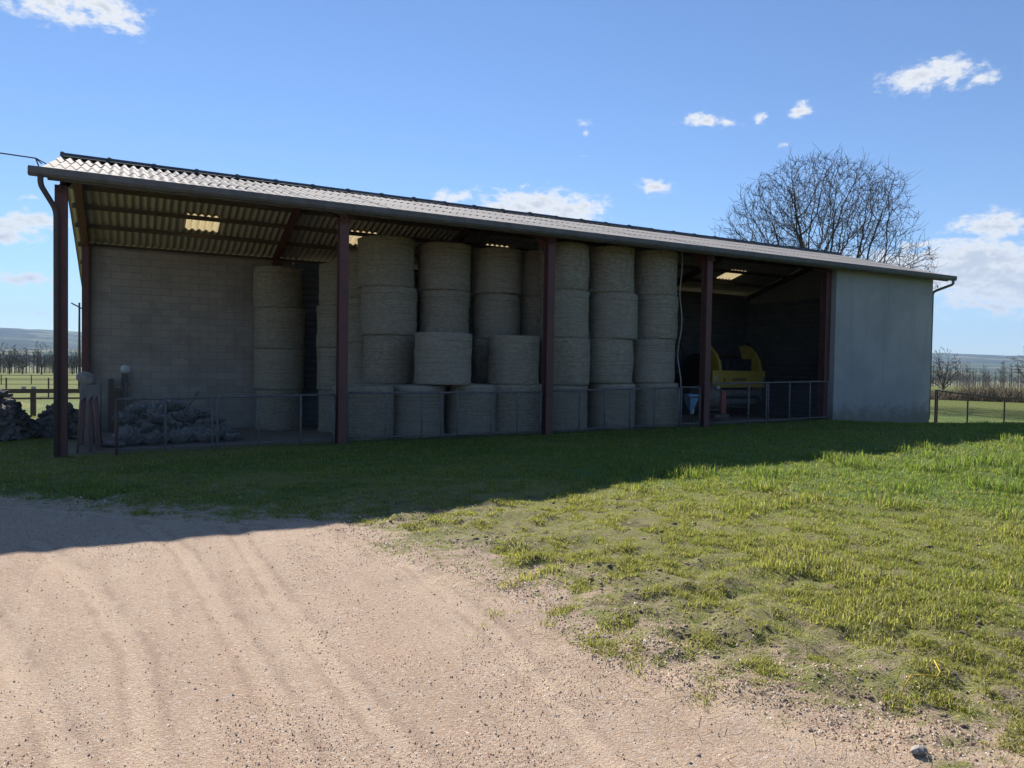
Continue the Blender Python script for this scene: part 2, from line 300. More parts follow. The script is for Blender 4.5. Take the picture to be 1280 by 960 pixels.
    h = mathn(nt, 'ADD', mathn(nt, 'MULTIPLY', n3, 1.0), mathn(nt, 'MULTIPLY', n4, .35)); h = mathn(nt, 'ADD', h, mathn(nt, 'MULTIPLY', peb, -.15)); h = mathn(nt, 'ADD', h, mathn(nt, 'MULTIPLY', n2, .5))
    h = mathn(nt, 'ADD', h, mathn(nt, 'MULTIPLY', n5, .6))
    bump(nt, b, h, .55, .022)
mat('ground', m_ground)
def m_field(nt, b, out):
    f = noise(nt, .012, 5, .6); g = noise(nt, .5, 5, .7); vo = N(nt, 'ShaderNodeTexVoronoi'); vo.inputs['Scale'].default_value = .0022
    t = N(nt, 'ShaderNodeTexCoord'); L(nt, t.outputs['Object'], vo.inputs['Vector']); s = N(nt, 'ShaderNodeSeparateColor'); L(nt, vo.outputs['Color'], s.inputs[0])
    c = mixc(nt, g, (.095, .125, .03), (.15, .16, .055))
    far = mixc(nt, s.outputs[0], (.10, .14, .04), (.22, .19, .11)); cdn = N(nt, 'ShaderNodeCameraData')
    ge = N(nt, 'ShaderNodeNewGeometry'); ln = N(nt, 'ShaderNodeVectorMath', operation='LENGTH'); L(nt, ge.outputs['Position'], ln.inputs[0])
    nt.nodes.remove(cdn); c = mixc(nt, maprange(nt, ln.outputs['Value'], 350, 700), c, far)
    L(nt, c, b.inputs['Base Color']); b.inputs['Roughness'].default_value = 1; b.inputs['Specular IOR Level'].default_value = .05
mat('field', m_field)
def m_hills(nt, b, out):
    vo = N(nt, 'ShaderNodeTexVoronoi'); vo.inputs['Scale'].default_value = .0028; t = N(nt, 'ShaderNodeTexCoord'); mp = N(nt, 'ShaderNodeMapping'); mp.inputs['Scale'].default_value = (1, 1, 3); L(nt, t.outputs['Object'], mp.inputs[0]); L(nt, mp.outputs[0], vo.inputs['Vector'])
    s = N(nt, 'ShaderNodeSeparateColor'); L(nt, vo.outputs['Color'], s.inputs[0])
    w = noise(nt, .0014, 6, .65); c = mixc(nt, maprange(nt, s.outputs[1], .55, .8), (.08, .105, .045), (.20, .185, .10)); c = mixc(nt, maprange(nt, w, .46, .54), c, (.045, .05, .032))
    L(nt, c, b.inputs['Base Color']); b.inputs['Roughness'].default_value = 1; b.inputs['Specular IOR Level'].default_value = 0
mat('hill_cover', m_hills)

# ------------------------------------------------------------------ mesh helpers
def link(name, me, parent=None, loc=(0, 0, 0), rot=(0, 0, 0)):
    o = bpy.data.objects.new(name, me); col.objects.link(o); o.location = loc; o.rotation_euler = rot
    if parent: o.parent = parent
    return o
def tag(o, label=None, cat=None, group=None, kind=None):
    for k, v in (('label', label), ('category', cat), ('group', group), ('kind', kind)):
        if v: o[k] = v
    return o
def thing(name, loc, label, cat, group=None, rz=0): return tag(link(name, None, None, loc, (0, 0, rz)), label, cat, group)
class MB:
    def __init__(s): s.v = []; s.f = []
    def box(s, x0, x1, y0, y1, z0, z1):
        n = len(s.v); s.v += [(x, y, z) for z in (z0, z1) for x, y in ((x0, y0), (x1, y0), (x1, y1), (x0, y1))]
        s.f += [tuple(n + i for i in q) for q in ((3, 2, 1, 0), (4, 5, 6, 7), (0, 1, 5, 4), (1, 2, 6, 5), (2, 3, 7, 6), (3, 0, 4, 7))]; return s
    def tube(s, pts, r, n=8, cap=True):
        pts = [Vector(p) for p in pts]; rs = r if isinstance(r, (list, tuple)) else [r] * len(pts); base = len(s.v)
        prev = None
        for i, p in enumerate(pts):
            t = (pts[min(i + 1, len(pts) - 1)] - pts[max(i - 1, 0)])
            if t.length < 1e-9: t = Vector((0, 0, 1))
            t.normalize()
            a = prev - t * prev.dot(t) if prev is not None else t.cross(Vector((0, 0, 1)) if abs(t.z) < .9 else Vector((1, 0, 0)))
            if a.length < 1e-6: a = t.cross(Vector((0, 1, 0)))
            a.normalize(); prev = a; b = t.cross(a)
            for k in range(n):
                th = 2 * math.pi * k / n; q = p + (a * math.cos(th) + b * math.sin(th)) * rs[i]; s.v.append(tuple(q))
        for i in range(len(pts) - 1):
            for k in range(n):
                k2 = (k + 1) % n; s.f.append((base + i * n + k, base + i * n + k2, base + (i + 1) * n + k2, base + (i + 1) * n + k))
        if cap: s.f.append(tuple(base + k for k in reversed(range(n)))); s.f.append(tuple(base + (len(pts) - 1) * n + k for k in range(n)))
        return s
    def prism(s, poly, a, b, axis='x'):                 # poly in the two other axes, extruded from a to b
        n = len(poly); base = len(s.v)
        for e in (a, b):
            for p, q in poly: s.v.append({'x': (e, p, q), 'y': (p, e, q), 'z': (p, q, e)}[axis])
        s.f.append(tuple(base + i for i in range(n))); s.f.append(tuple(base + n + i for i in reversed(range(n))))
        for i in range(n): j = (i + 1) % n; s.f.append((base + i, base + n + i, base + n + j, base + j))
        return s
    def lathe(s, prof, n=24, axis='z', c=(0, 0, 0)):    # prof (r, h)
        base = len(s.v)
        for r_, h in prof:
            for k in range(n):
                t = 2 * math.pi * k / n; p, q = r_ * math.cos(t), r_ * math.sin(t)
                x, y, z = (p, q, h) if axis == 'z' else (h, p, q); s.v.append((c[0] + x, c[1] + y, c[2] + z))
        for i in range(len(prof) - 1):
            for k in range(n): k2 = (k + 1) % n; s.f.append((base + i * n + k, base + i * n + k2, base + (i + 1) * n + k2, base + (i + 1) * n + k))
        s.f.append(tuple(base + k for k in reversed(range(n)))); s.f.append(tuple(base + (len(prof) - 1) * n + k for k in range(n)))
        return s
    def mesh(s, name, m, smooth=False, fix=True):
        me = bpy.data.meshes.new(name); me.from_pydata(s.v, [], s.f); me.materials.append(MATS[m])
        if fix:
            import bmesh
            bm = bmesh.new(); bm.from_mesh(me); bmesh.ops.recalc_face_normals(bm, faces=bm.faces); bm.to_mesh(me); bm.free()
        if smooth: me.polygons.foreach_set('use_smooth', [True] * len(me.polygons))
        return me
    def build(s, name, m, parent=None, loc=(0, 0, 0), rot=(0, 0, 0), smooth=False): return link(name, s.mesh(name, m, smooth), parent, loc, rot)
def bevel(o, w=.01, seg=2):
    md = o.modifiers.new('bevel', 'BEVEL'); md.width = w; md.segments = seg; md.limit_method = 'ANGLE'; return o
def np_mesh(name, verts, faces, m, smooth=False):       # faces: (N, k) array
    me = bpy.data.meshes.new(name); nv, (nf, k) = len(verts), faces.shape
    me.vertices.add(nv); me.vertices.foreach_set('co', np.ascontiguousarray(verts, np.float32).ravel())
    me.loops.add(nf * k); me.loops.foreach_set('vertex_index', np.ascontiguousarray(faces, np.int32).ravel())
    me.polygons.add(nf); me.polygons.foreach_set('loop_start', np.arange(0, nf * k, k, dtype=np.int32)); me.polygons.foreach_set('loop_total', np.full(nf, k, np.int32))
    if smooth: me.polygons.foreach_set('use_smooth', np.ones(nf, bool))
    me.materials.append(MATS[m]); me.update(calc_edges=True); return me
def color_attr(me, name, rgb):
    a = me.color_attributes.new(name, 'FLOAT_COLOR', 'POINT'); c = np.ones((len(rgb), 4), np.float32); c[:, :3] = rgb; a.data.foreach_set('color', c.ravel())

# ------------------------------------------------------------------ ground, track, fields, hills
view_az = math.degrees(YAW)
def polar(azs, rs):
    a = np.radians(azs); A, RR = np.meshgrid(a, rs); X = CAM.x + RR * np.sin(A); Y = CAM.y + RR * np.cos(A); return X, Y
def grid_faces(nr, na, wrap):
    i, j = np.meshgrid(np.arange(nr - 1), np.arange(na if wrap else na - 1), indexing='ij'); j2 = (j + 1) % na
    return np.stack([i * na + j, (i + 1) * na + j, (i + 1) * na + j2, i * na + j2], -1).reshape(-1, 4)[:, ::-1]
azs = np.concatenate([np.linspace(view_az - 42, view_az + 42, 560), np.linspace(view_az + 42, view_az + 318, 150)[1:-1]])
rs = np.concatenate([[.02], np.geomspace(.35, 60, 300), np.geomspace(60, 6000, 70)[1:]])
X, Y = polar(azs, rs); xf, yf = X.ravel(), Y.ravel(); Z = gh(xf, yf); gdv = gravel_d(xf, yf)
Fc = grid_faces(len(rs), len(azs), True)
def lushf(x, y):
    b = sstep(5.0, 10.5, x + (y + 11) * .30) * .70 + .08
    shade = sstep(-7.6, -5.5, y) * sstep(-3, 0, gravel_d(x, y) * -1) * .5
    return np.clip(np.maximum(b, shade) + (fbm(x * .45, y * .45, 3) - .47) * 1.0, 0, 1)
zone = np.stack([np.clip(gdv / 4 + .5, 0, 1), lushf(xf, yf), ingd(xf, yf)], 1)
fr = np.hypot(xf - CAM.x, yf - CAM.y)[Fc].mean(1); fg = gdv[Fc].mean(1)
far = fr > 45; trk = (fg > .35) & ~far; near = ~far & ~trk
def sub(name, sel, m, dz=0.0):
    fs = Fc[sel]; used = np.unique(fs); rm = np.full(len(xf), -1); rm[used] = np.arange(len(used))
    me = np_mesh(name, np.stack([xf, yf, Z + dz], 1)[used], rm[fs], m, True); color_attr(me, 'zone', zone[used]); color_attr(me, 'wear', np.repeat(np.clip(rut_d(xf[used], yf[used]) / 1.0, 0, 1)[:, None], 3, 1)); return tag(link(name, me), kind='structure')
ground = sub('ground', near | trk, 'ground'); track = sub('gravel_track', trk, 'ground', .004); pasture = sub('pasture', far, 'field')
ha = np.concatenate([np.linspace(view_az - 45, view_az + 45, 420), np.linspace(view_az + 45, view_az + 315, 120)[1:-1]])
hr = np.geomspace(3400, 14000, 60); HX, HY = polar(ha, hr); A2 = np.broadcast_to(ha, HX.shape)
tgt = np.interp((A2 + 90) % 360 - 90, [-90, -30, -7, -4, -2.5, 2, 20, 50, 57, 62, 70, 110, 200, 270], [1.3, 1.7, 1.80, 1.66, 1.6, 1.6, 1.5, 1.3, 1.25, 1.15, 1.25, 1.5, 1.6, 1.4])
prof = np.interp(hr, [3400, 4200, 6000, 8000, 10500, 14000], [-45, -28, 60, 190, 395, 340])[:, None]
HZ = prof * (tgt / 2.2) * (.80 + .42 * fbm(HX / 1700, HY / 1700, 9, 5)) + (fbm(HX / 420, HY / 420, 4, 3) - .45) * 22; HZ[0, :] = -50
tag(link('hills', np_mesh('hills', np.stack([HX.ravel(), HY.ravel(), HZ.ravel()], 1), grid_faces(len(hr), len(ha), True), 'hill_cover', True)), kind='structure')

# ------------------------------------------------------------------ the barn
RS, RY, RZ = .289, 4.05, 6.12                           # roof slope, ridge depth and height of the sheets' middle
def roofz(y): return RZ - RS * abs(y - RY)
EY0, EY1 = -.40, 11.75; RX0, RX1 = -.28, 25.42
barn = thing('barn', (0, 0, 0), 'long open-fronted barn with corrugated roof, red steel posts and one rendered bay', 'barn')
POSTX = [0, 5, 10, 15, 20, 25]
def hbeam(h, w, t=.012):                                # H section, web along the first axis
    a, b = h / 2, w / 2
    return [(-a, -b), (-a + t, -b), (-a + t, -t / 2), (a - t, -t / 2), (a - t, -b), (a, -b), (a, b), (a - t, b), (a - t, t / 2), (-a + t, t / 2), (-a + t, b), (-a, b)]
pm = MB().prism([(q, p) for p, q in hbeam(.22, .19)], -.3, roofz(0) - .27, 'z').mesh('post', 'red_steel')
for x in POSTX: link('post', pm, barn, (x + (.1 if x == 20 else -.2 if x == 25 else 0), .0 if x < 20 else .29, 0))
for x in POSTX:
    m = MB().prism([(q, p) for p, q in hbeam(.2, .17)], -.3, roofz(8.0) - .27, 'z'); m.build('post', 'red_steel', barn, (x, 8.0 - .02, 0))
for x in POSTX:
    xx = x + (-.2 if x == 25 else .1 if x == 20 else 0)
    for ya, yb in ((-.25 if x < 20 else .22, RY), (RY, 11.5)):
        m = MB()
        for dz0, dz1, hw in ((-.27, -.255, .08), (-.255, -.115, .006), (-.115, -.10, .08)):
            m.prism([(ya, roofz(ya) + dz0 - .04), (yb, roofz(yb) + dz0 - .04), (yb, roofz(yb) + dz1 - .04), (ya, roofz(ya) + dz1 - .04)], xx - hw, xx + hw, 'x')
        m.build('rafter', 'red_steel', barn)
for y in (-.16, .95, 2.1, 3.3, 3.9, 4.2, 5.1, 6.06, 7.12, 8.3, 9.5, 10.6, 11.5):
    z = roofz(y) - .035; m = MB()
    m.prism([(y - .04, z - .105), (y + .04, z - .105), (y + .04, z), (y - .04, z)], RX0 + .08, RX1 - .08, 'x'); m.build('purlin', 'timber', barn)
# corrugated sheets: one mesh for each length, laid one by one
PITCH, AMP = .177, .03
def corr_mesh(name, L_, waves, m, seg=8):
    n = int(waves * seg) + 1; xs = np.arange(n) / seg * PITCH; zs = AMP * np.cos(xs / PITCH * 2 * np.pi)
    v = []; t = .0065
    for dz in (0, t):
        for yy in (0, L_): v += [(x, yy, z + dz) for x, z in zip(xs, zs)]
    f = []
    for k in range(n - 1):
        f += [(k, k + 1, n + k + 1, n + k)[::-1], (2 * n + k, 2 * n + k + 1, 3 * n + k + 1, 3 * n + k), (k, k + 1, 2 * n + k + 1, 2 * n + k), (n + k, n + k + 1, 3 * n + k + 1, 3 * n + k)[::-1]]
    f += [(0, n, 3 * n, 2 * n)[::-1], (n - 1, 2 * n - 1, 4 * n - 1, 3 * n - 1)]
    me = bpy.data.meshes.new(name); me.from_pydata(v, [], f); me.materials.append(MATS[m]); return me
slope = math.atan(RS); cosS = math.cos(slope)
COLS = 29; CW = PITCH * 5
def lay(rows, sgn, skylights=()):
    # rows: (y at lower edge, y at upper edge) measured on plan
    for (ylo, yhi) in rows:
        ln = abs(yhi - ylo) / cosS + .16
        me = corr_mesh('roof_sheet', ln, 5.25, 'fibre_cement'); ms = corr_mesh('skylight_sheet', ln, 5.25, 'translucent_sheet')
        for c in range(COLS):
            x = RX0 + c * CW + PITCH * .0
            if x + 1 > RX1 + .3: break
            sk = any(abs(x + .44 - sx) < CW / 2 and min(ylo, yhi) - .05 <= sy <= max(ylo, yhi) for sx, sy in skylights)
            tilt = .008 + random.uniform(-.002, .002); z = roofz(ylo) + .012 + random.uniform(-.003, .003) + (.004 if c % 2 else 0)
            o = link('skylight_sheet' if sk else 'roof_sheet', ms if sk else me, barn, (x, ylo, z))
            if sgn > 0: o.rotation_euler = (slope - tilt, 0, random.uniform(-.003, .003))
            else: o.rotation_euler = (slope - tilt, 0, math.pi + random.uniform(-.003, .003)); o.location.x = x + .93
lay([(-.42, 1.08), (1.08, 2.58), (2.58, 3.92)], 1)
lay([(11.75, 10.2), (10.2, 8.65), (8.65, 7.1), (7.1, 6.1), (6.1, 5.1), (5.1, 4.15)], -1, [(2.7, 6.6), (7.65, 6.6), (11.95, 6.6), (17.0, 6.6), (21.9, 6.6)])
cap = MB(); w = .93; seg = [(-.26, -.07), (-.16, -.04), (-.11, .015), (-.06, .05), (0, .06), (.06, .05), (.11, .015), (.16, -.04), (.26, -.07)]
cap.prism([(a, b + .07) for a, b in seg] + [(a, b + .06) for a, b in reversed(seg)], 0, w, 'x'); cap.prism([(a * 1.05, b + .088) for a, b in seg[1:-1]] + [(a, b + .06) for a, b in reversed(seg[1:-1])], 0, .07, 'x')
cm = cap.mesh('ridge_cap', 'ridge_cement')
for c in range(28): link('ridge_cap', cm, barn, (RX0 - .02 + c * .918, RY, RZ - .012 + (.004 if c % 2 else 0) + random.uniform(-.004, .004)), (0, random.uniform(-.004, .004), 0))
g = MB(); prof = [(-.13, 0), (-.13, -.03), (-.12, -.10), (-.07, -.145), (-.01, -.145), (.02, -.12), (.02, 0)]
gp = prof + [(p * .94 - .003, q + .006) for p, q in reversed(prof)]
g.prism([(p - .38, q + 4.865) for p, q in gp], -.44, 25.52, 'x'); g.build('gutter', 'zinc', barn)
MB().prism([(-.5, 4.73), (-.37, 4.73), (-.37, 4.85), (-.5, 4.85)], -.447, -.441, 'x').build('gutter_end', 'zinc', barn)
MB().prism([(-.5, 4.73), (-.37, 4.73), (-.37, 4.85), (-.5, 4.85)], 25.521, 25.527, 'x').build('gutter_end', 'zinc', barn)
MB().box(RX0 + .1, RX1 - .1, -.33, -.295, 4.70, 4.82).build('fascia_board', 'zinc', barn)
def bend(pts, n=4):
    out = [Vector(pts[0])]
    for a, b, c in zip(pts, pts[1:], pts[2:]):
        a, b, c = Vector(a), Vector(b), Vector(c); k = min(.12, (b - a).length * .45, (c - b).length * .45)
        p0 = b + (a - b).normalized() * k; p1 = b + (c - b).normalized() * k
        for i in range(n + 1): t = i / n; out.append(p0 * (1 - t) ** 2 + b * 2 * t * (1 - t) + p1 * t * t)
    return out + [Vector(pts[-1])]
MB().tube(bend([(-.27, -.44, 4.74), (-.27, -.44, 4.58), (-.062, -.19, 4.22), (-.062, -.162, -.05)]), .045, 12).build('downpipe', 'brown_pipe', barn, smooth=True)
MB().tube(bend([(25.42, -.44, 4.74), (25.42, -.44, 4.60), (25.048, .02, 4.36), (25.048, .03, .05)]), .045, 12).build('downpipe', 'zinc', barn, smooth=True)
MB().tube([(25.13, -.1, 4.5), (25.13, -.1, 4.58)], .02, 8).build('pipe_hook', 'dark_iron', barn)
MB().tube([(-.30, -.38, 4.9), (-.34, -.42, 5.02)], .012, 6).tube([(-.26, -.36, 4.95), (-.34, -.42, 5.02), (-.20, -.30, 4.97)], .01, 6).build('cable_bracket', 'dark_iron', barn)
# block wall at the back of the first bays, every block laid on its own
bw = MB().box(.075, 5.55, 8.12, 8.26, -1.2, 4.76).build('block_wall', 'mortar', barn)
bm_ = MB().box(0, .49, 0, .16, 0, .19).mesh('block', 'block'); bh = MB().box(0, .235, 0, .16, 0, .19).mesh('block', 'block')
for r_ in range(26):
    z = -.5 + r_ * .2; off = (r_ % 2) * .25; x = .12
    while x < 5.4:
        half = (x == .12 and r_ % 2); wd = .245 if half else .5
        link('block', bh if half else bm_, bw, (x + .005, 8.105 + random.uniform(-.004, .005), z + .005), (0, 0, random.uniform(-.004, .004)))
        x += wd
clad = MB()
for k in range(30): z = -1.25 + k * .2; clad.prism([(8.12, z), (8.085, z + .05), (8.085, z + .12), (8.12, z + .17), (8.12, z + .2), (8.15, z + .2), (8.15, z)], 5.6, 24.98, 'x')
clad.build('rear_cladding', 'dark_cladding', barn)
sc_ = MB()
for k in range(26): z = -.48 + k * .19; sc_.prism([(24.86, z), (24.83, z + .05), (24.83, z + .11), (24.86, z + .16), (24.86, z + .19), (24.89, z + .19), (24.89, z)], .42, 8.05, 'y')
sc_.build('side_cladding', 'dark_cladding', barn)
MB().prism([(.2, -.3), (8.05, -.3), (8.05, roofz(8.05) - .08), (RY, RZ - .08), (.2, roofz(.2) - .08)], 24.9, 25.0, 'x').build('gable_wall', 'render_coat', barn)
MB().box(20.2, 25.0, -.02, .16, -.3, 4.78).build('rendered_wall', 'render_coat', barn)
for pts in ([(20.9, 2.0, 5.12), (24.2, 6.8, 5.0)], [(20.1, 8.0, 4.4), (22.3, 8.0, .2)], [(15.25, 3.4, 3.1), (16.6, 2.9, .3)]):
    MB().tube(pts, .045, 6).build('brace', 'galvanised', barn)
for i, x in enumerate((5, 10, 15)):                     # the knee plates under the rafters
    MB().prism([(.1, roofz(.1) - .30), (.1, roofz(.1) - .75), (.75, roofz(.75) - .30)], x - .006, x + .006, 'x').build('knee_plate', 'red_steel', barn)

# ------------------------------------------------------------------ bales
def bale_mesh(seed, r, h):
    n, k = 44, 13; q = np.random.default_rng(seed); v = []; th = np.arange(n) / n * 2 * np.pi; ph = q.random(4) * 6.28
    zs = [0, .015, .05] + list(np.linspace(.1, .9, k - 6)) + [.95, .985, 1.0]
    sag = q.uniform(-.02, .03)
    for t in zs:
        e = min(t, 1 - t); rr = r * (1 - .045 * max(0, 1 - e / .05) ** 2) + sag * math.sin(math.pi * t)
        w = rr * (1 + .014 * np.sin(2 * th + ph[0]) + .009 * np.sin(3 * th + ph[1])) + .03 * (vn(th * 5, np.full(n, t * 6), seed) - .5) + .022 * (vn(th * 16, np.full(n, t * 16), seed + 3) - .5)
        z = t * h + .03 * (vn(th * 3, np.full(n, t), seed + 9) - .5) * (1 if 0 < e else 0)
        v += list(zip(w * np.cos(th), w * np.sin(th), z))
    nr = len(zs); f = [(i * n + a, i * n + (a + 1) % n, (i + 1) * n + (a + 1) % n, (i + 1) * n + a) for i in range(nr - 1) for a in range(n)]
    v += [(0, 0, 0), (0, 0, h + .02)]; b0, b1 = nr * n, nr * n + 1
    f += [(b0, (a + 1) % n, a) for a in range(n)] + [(b1, (nr - 1) * n + a, (nr - 1) * n + (a + 1) % n) for a in range(n)]
    me = bpy.data.meshes.new('hay_bale'); me.from_pydata(v, [], f); me.materials.append(MATS['hay']); me.polygons.foreach_set('use_smooth', [True] * len(f)); return me
BALES = [bale_mesh(s, .665 + .02 * ((s * 7) % 3 - 1), 1.195) for s in range(1, 8)]
def fuzz_mesh(seed):
    q = random.Random(seed); m = MB()
    for k in range(150):
        t = q.uniform(0, 6.283); z = q.choice([q.uniform(.02, 1.17), q.uniform(.0, .05), q.uniform(1.13, 1.2)]); r_ = .66; p = Vector((r_ * math.cos(t), r_ * math.sin(t), z)); d = Vector((math.cos(t), math.sin(t), 0)) * q.uniform(.3, 1) + Vector((-math.sin(t), math.cos(t), 0)) * q.uniform(-1, 1) + Vector((0, 0, q.uniform(-.9, .4)))
        m.tube([p, p + d.normalized() * q.uniform(.03, .10)], [.003, .0015], 3, False)
    return m.mesh('loose_straw', 'rope', fix=False)
FUZZ = [fuzz_mesh(s) for s in range(3)]
LV = ['bottom', 'second', 'third', 'topmost']
def stack(x, y, n, where, z0=None, levels=LV, small=1.0):
    z = (ghf(x, y) + .005 if z0 is None else z0)
    for k in range(n):
        me = random.choice(BALES); s = small * random.uniform(.97, 1.025)
        o = link('hay_bale', me, None, (x + random.uniform(-.05, .05), y + random.uniform(-.05, .05), z), (R(random.uniform(-.5, .5)), R(random.uniform(-.5, .5)), random.uniform(0, 6.28)))
        o.scale = (s * random.uniform(.985, 1.015), s * random.uniform(.985, 1.015), random.uniform(.985, 1.012)); z += 1.195 * o.scale.z + .006
        f_ = link('loose_straw', random.choice(FUZZ), o, (0, 0, 0), (0, 0, random.uniform(0, 6.28))); f_['kind'] = 'stuff'
        word = levels[k] if n > 1 else None
        tag(o, f'round hay bale, {word} of the stack {where}' if word else f'round hay bale {where}', 'hay bale', 'round bales stacked in the barn')
stack(5.78, 1.0, 1, 'low behind the railing, just right of the second red post', small=.98)
stack(7.1, 1.0, 1, 'low behind the railing, left of the two supporting one bale', small=.98)
stack(8.4, 1.0, 1, 'low behind the railing, narrow gap on both sides', small=.93)
stack(9.62, 1.0, 1, 'low behind the railing, left against the middle post')
z2 = ghf(7.6, 1.0) + 1.215
stack(7.63, .92, 1, 'alone on the low front row, straddling two bales', z0=z2, small=1.04)
stack(9.58, .98, 1, 'alone on the low front row beside the middle post', z0=z2)
stack(11.0, .95, 4, 'right behind the middle red post'); stack(12.52, .95, 4, 'between two tall front stacks'); stack(13.98, .95, 4, 'beside the hanging pale rope', small=.97)
stack(6.8, 2.5, 4, 'behind the lone straddling bale, left one', small=1.03); stack(8.3, 2.45, 4, 'behind the lone straddling bale, right one'); stack(9.8, 2.45, 4, 'behind the lone bale by the middle post')
stack(6.75, 3.95, 4, 'half hidden behind the second red post'); stack(6.45, 5.6, 4, 'deeper in, left of the second red post')
stack(4.98, 7.25, 4, 'against the grey block wall', small=1.06)
stack(11.15, 2.4, 4, 'tucked in behind the middle red post, second row'); stack(13.98, 2.4, 4, 'second row, behind the rope-side front stack')

# ------------------------------------------------------------------ railings along the open front
def mesh_wires(m, x0, x1, z0, z1, p=.075, r=.0022):
    for s in (1, -1):
        k = x0 - (z1 - z0)
        while k < x1 + (z1 - z0):
            xa, za, xb, zb = (k, z0, k + (z1 - z0), z1) if s > 0 else (k, z1, k + (z1 - z0), z0)
            if xa < x0: t = (x0 - xa) / (xb - xa); za += (zb - za) * t; xa = x0
            if xb > x1: t = (x1 - xa) / (xb - xa); zb = za + (zb - za) * t; xb = x1
            if xb - xa > .01: m.tube([(xa, 0.004 * s, za), (xb, 0.004 * s, zb)], r, 3, False)
            k += p
def railing(xs, label, top=1.05, red=(), y=.02):
    x0 = xs[0]; zb = ghf(x0, y); za = ghf(xs[-1], y); o = thing('mesh_railing', (x0, y, zb), label, 'railing', 'railings along the open barn front')
    l = xs[-1] - x0; dz = za - zb
    MB().tube([(0, 0, top), (l, 0, top + dz)], .022, 8).build('top_rail', 'galvanised', o, smooth=True)
    MB().tube([(0, 0, .1), (l, 0, .1 + dz)], .017, 8).build('bottom_rail', 'galvanised', o, smooth=True)
    for i, x in enumerate(xs):
        d = (x - x0) / l * dz
        MB().tube([(x - x0, 0, -.12 + d), (x - x0, 0, top + d)], .021 if i not in (0, len(xs) - 1) else .026, 8).build('upright', 'red_steel' if i in red else 'galvanised', o, smooth=True)
    m = MB(); mesh_wires(m, 0, l, .1, top); k = m.mesh('wire_mesh', 'galvanised', fix=False); w = link('wire_mesh', k, o); w['kind'] = 'stuff'
railing([.86, 1.67, 2.49, 2.58, 3.35, 4.17, 4.86], 'wire mesh railing in front of the block wall and crumpled sheeting', 1.03, (0,))
railing([5.14, 5.97, 6.8, 7.26, 7.65, 8.51, 9.2, 9.84], 'wire mesh railing in front of the low row of bales', 1.05)
railing([10.16, 10.95, 11.71, 12.5, 13.3, 14.12], 'wire mesh railing in front of three tall bale stacks', 1.07)
railing([14.2, 14.86], 'short railing in front of the blue hopper', 1.09)
railing([15.15, 16.68, 17.38, 17.46, 18.33, 19.2, 20.0], 'taller railing in front of the yellow baler', 1.19)

# ------------------------------------------------------------------ yellow round baler
bz = ghf(19.6, 3.8); bl = thing('round_baler', (20.12, 3.95, bz), 'yellow round baler with dark open chamber, parked inside the barn', 'baler')
shield = [(-.08, .95), (-.10, 1.62), (-.02, 1.95), (.16, 2.22), (.42, 2.46), (.62, 2.56), (.98, 2.5), (.86, 2.2), (.76, 1.9), (.70, 1.5), (.68, .95)]
for s in (-1, 1):
    o = MB().prism(shield, (1.12 if s > 0 else -.82) - .06, (1.12 if s > 0 else -.82) + .06, 'x').build('side_shield', 'yellow_paint', bl); bevel(o, .02)
o = MB().box(-1.26, 1.26, -.16, -.09, 1.02, 1.62).build('tailgate_panel', 'yellow_paint', bl); bevel(o, .025)
for s in (-1, 1): bevel(MB().box(s * 1.1 - .05, s * 1.1 + .05, -.185, -.162, 1.22, 1.42).build('lamp', 'foil', o), .01)
for k in range(6): MB().box(-.32 + k * .11, -.245 + k * .11, -.166, -.161, 1.26, 1.36).build('lettering', 'rusty_grey', o)
MB().lathe([(.60, -.74), (.78, -.72), (.78, 1.04), (.60, 1.06)], 32, 'x', (0, 1.35, 1.45)).build('bale_chamber', 'black_plastic', bl, smooth=False)
bevel(MB().box(-1.14, 1.14, .1, 2.0, .55, .95).build('chassis', 'dark_iron', bl), .02)
for s in (-1, 1):
    wo_ = MB().lathe([(.25, -.16), (.44, -.17), (.5, -.11), (.5, .11), (.44, .17), (.25, .16)], 28, 'x', (s * 1.05, .9, .5)).build('wheel', 'black_rubber', bl, smooth=True)
    MB().lathe([(.04, -.1), (.24, -.1), (.24, .1), (.04, .12)], 20, 'x', (s * 1.05, .9, .5)).build('rim', 'yellow_paint', wo_)
for k_, (yy, zz, rr) in enumerate(((-.02, .82, .13), (.12, .52, .12), (.5, .36, .1))): MB().lathe([(rr * .6, -.72), (rr, -.70), (rr, 1.02), (rr * .6, 1.04)], 18, 'x', (0, yy, zz)).build('roller', 'roller_grey', bl, smooth=False)
for sx in (-.8, 1.1):
    MB().tube([(sx, -.12, .62), (sx, -.02, 1.3)], .035, 8).build('hydraulic_ram', 'roller_grey', bl); MB().tube([(sx, -.10, 1.0), (sx + .06, -.2, 1.3), (sx + .02, .1, 1.9), (sx, .5, 2.2)], .014, 6).build('hose', 'black_rubber', bl)
for k_ in range(5): MB().box(-.62 + k_ * .34, -.34 + k_ * .34, .30, .33, 1.0, 2.05).build('belt', 'belt_rubber', bl)
MB().tube([(0, 1.9, .6), (0, 3.4, .45)], .07, 8).build('drawbar', 'dark_iron', bl); MB().tube([(0, 3.3, .45), (0, 3.3, 0)], .05, 8).build('jack_leg', 'dark_iron', bl)
MB().tube([(.62, -.1, 1.05), (.9, -.1, 1.12), (1.0, -.1, 1.04)], .06, 8).build('hinge', 'black_plastic', bl)
MB().lathe([(.05, 0), (.11, .02), (.11, .1), (.04, .16)], 14, 'z', (1.2, .6, 2.5)).build('beacon', 'black_plastic', bl)

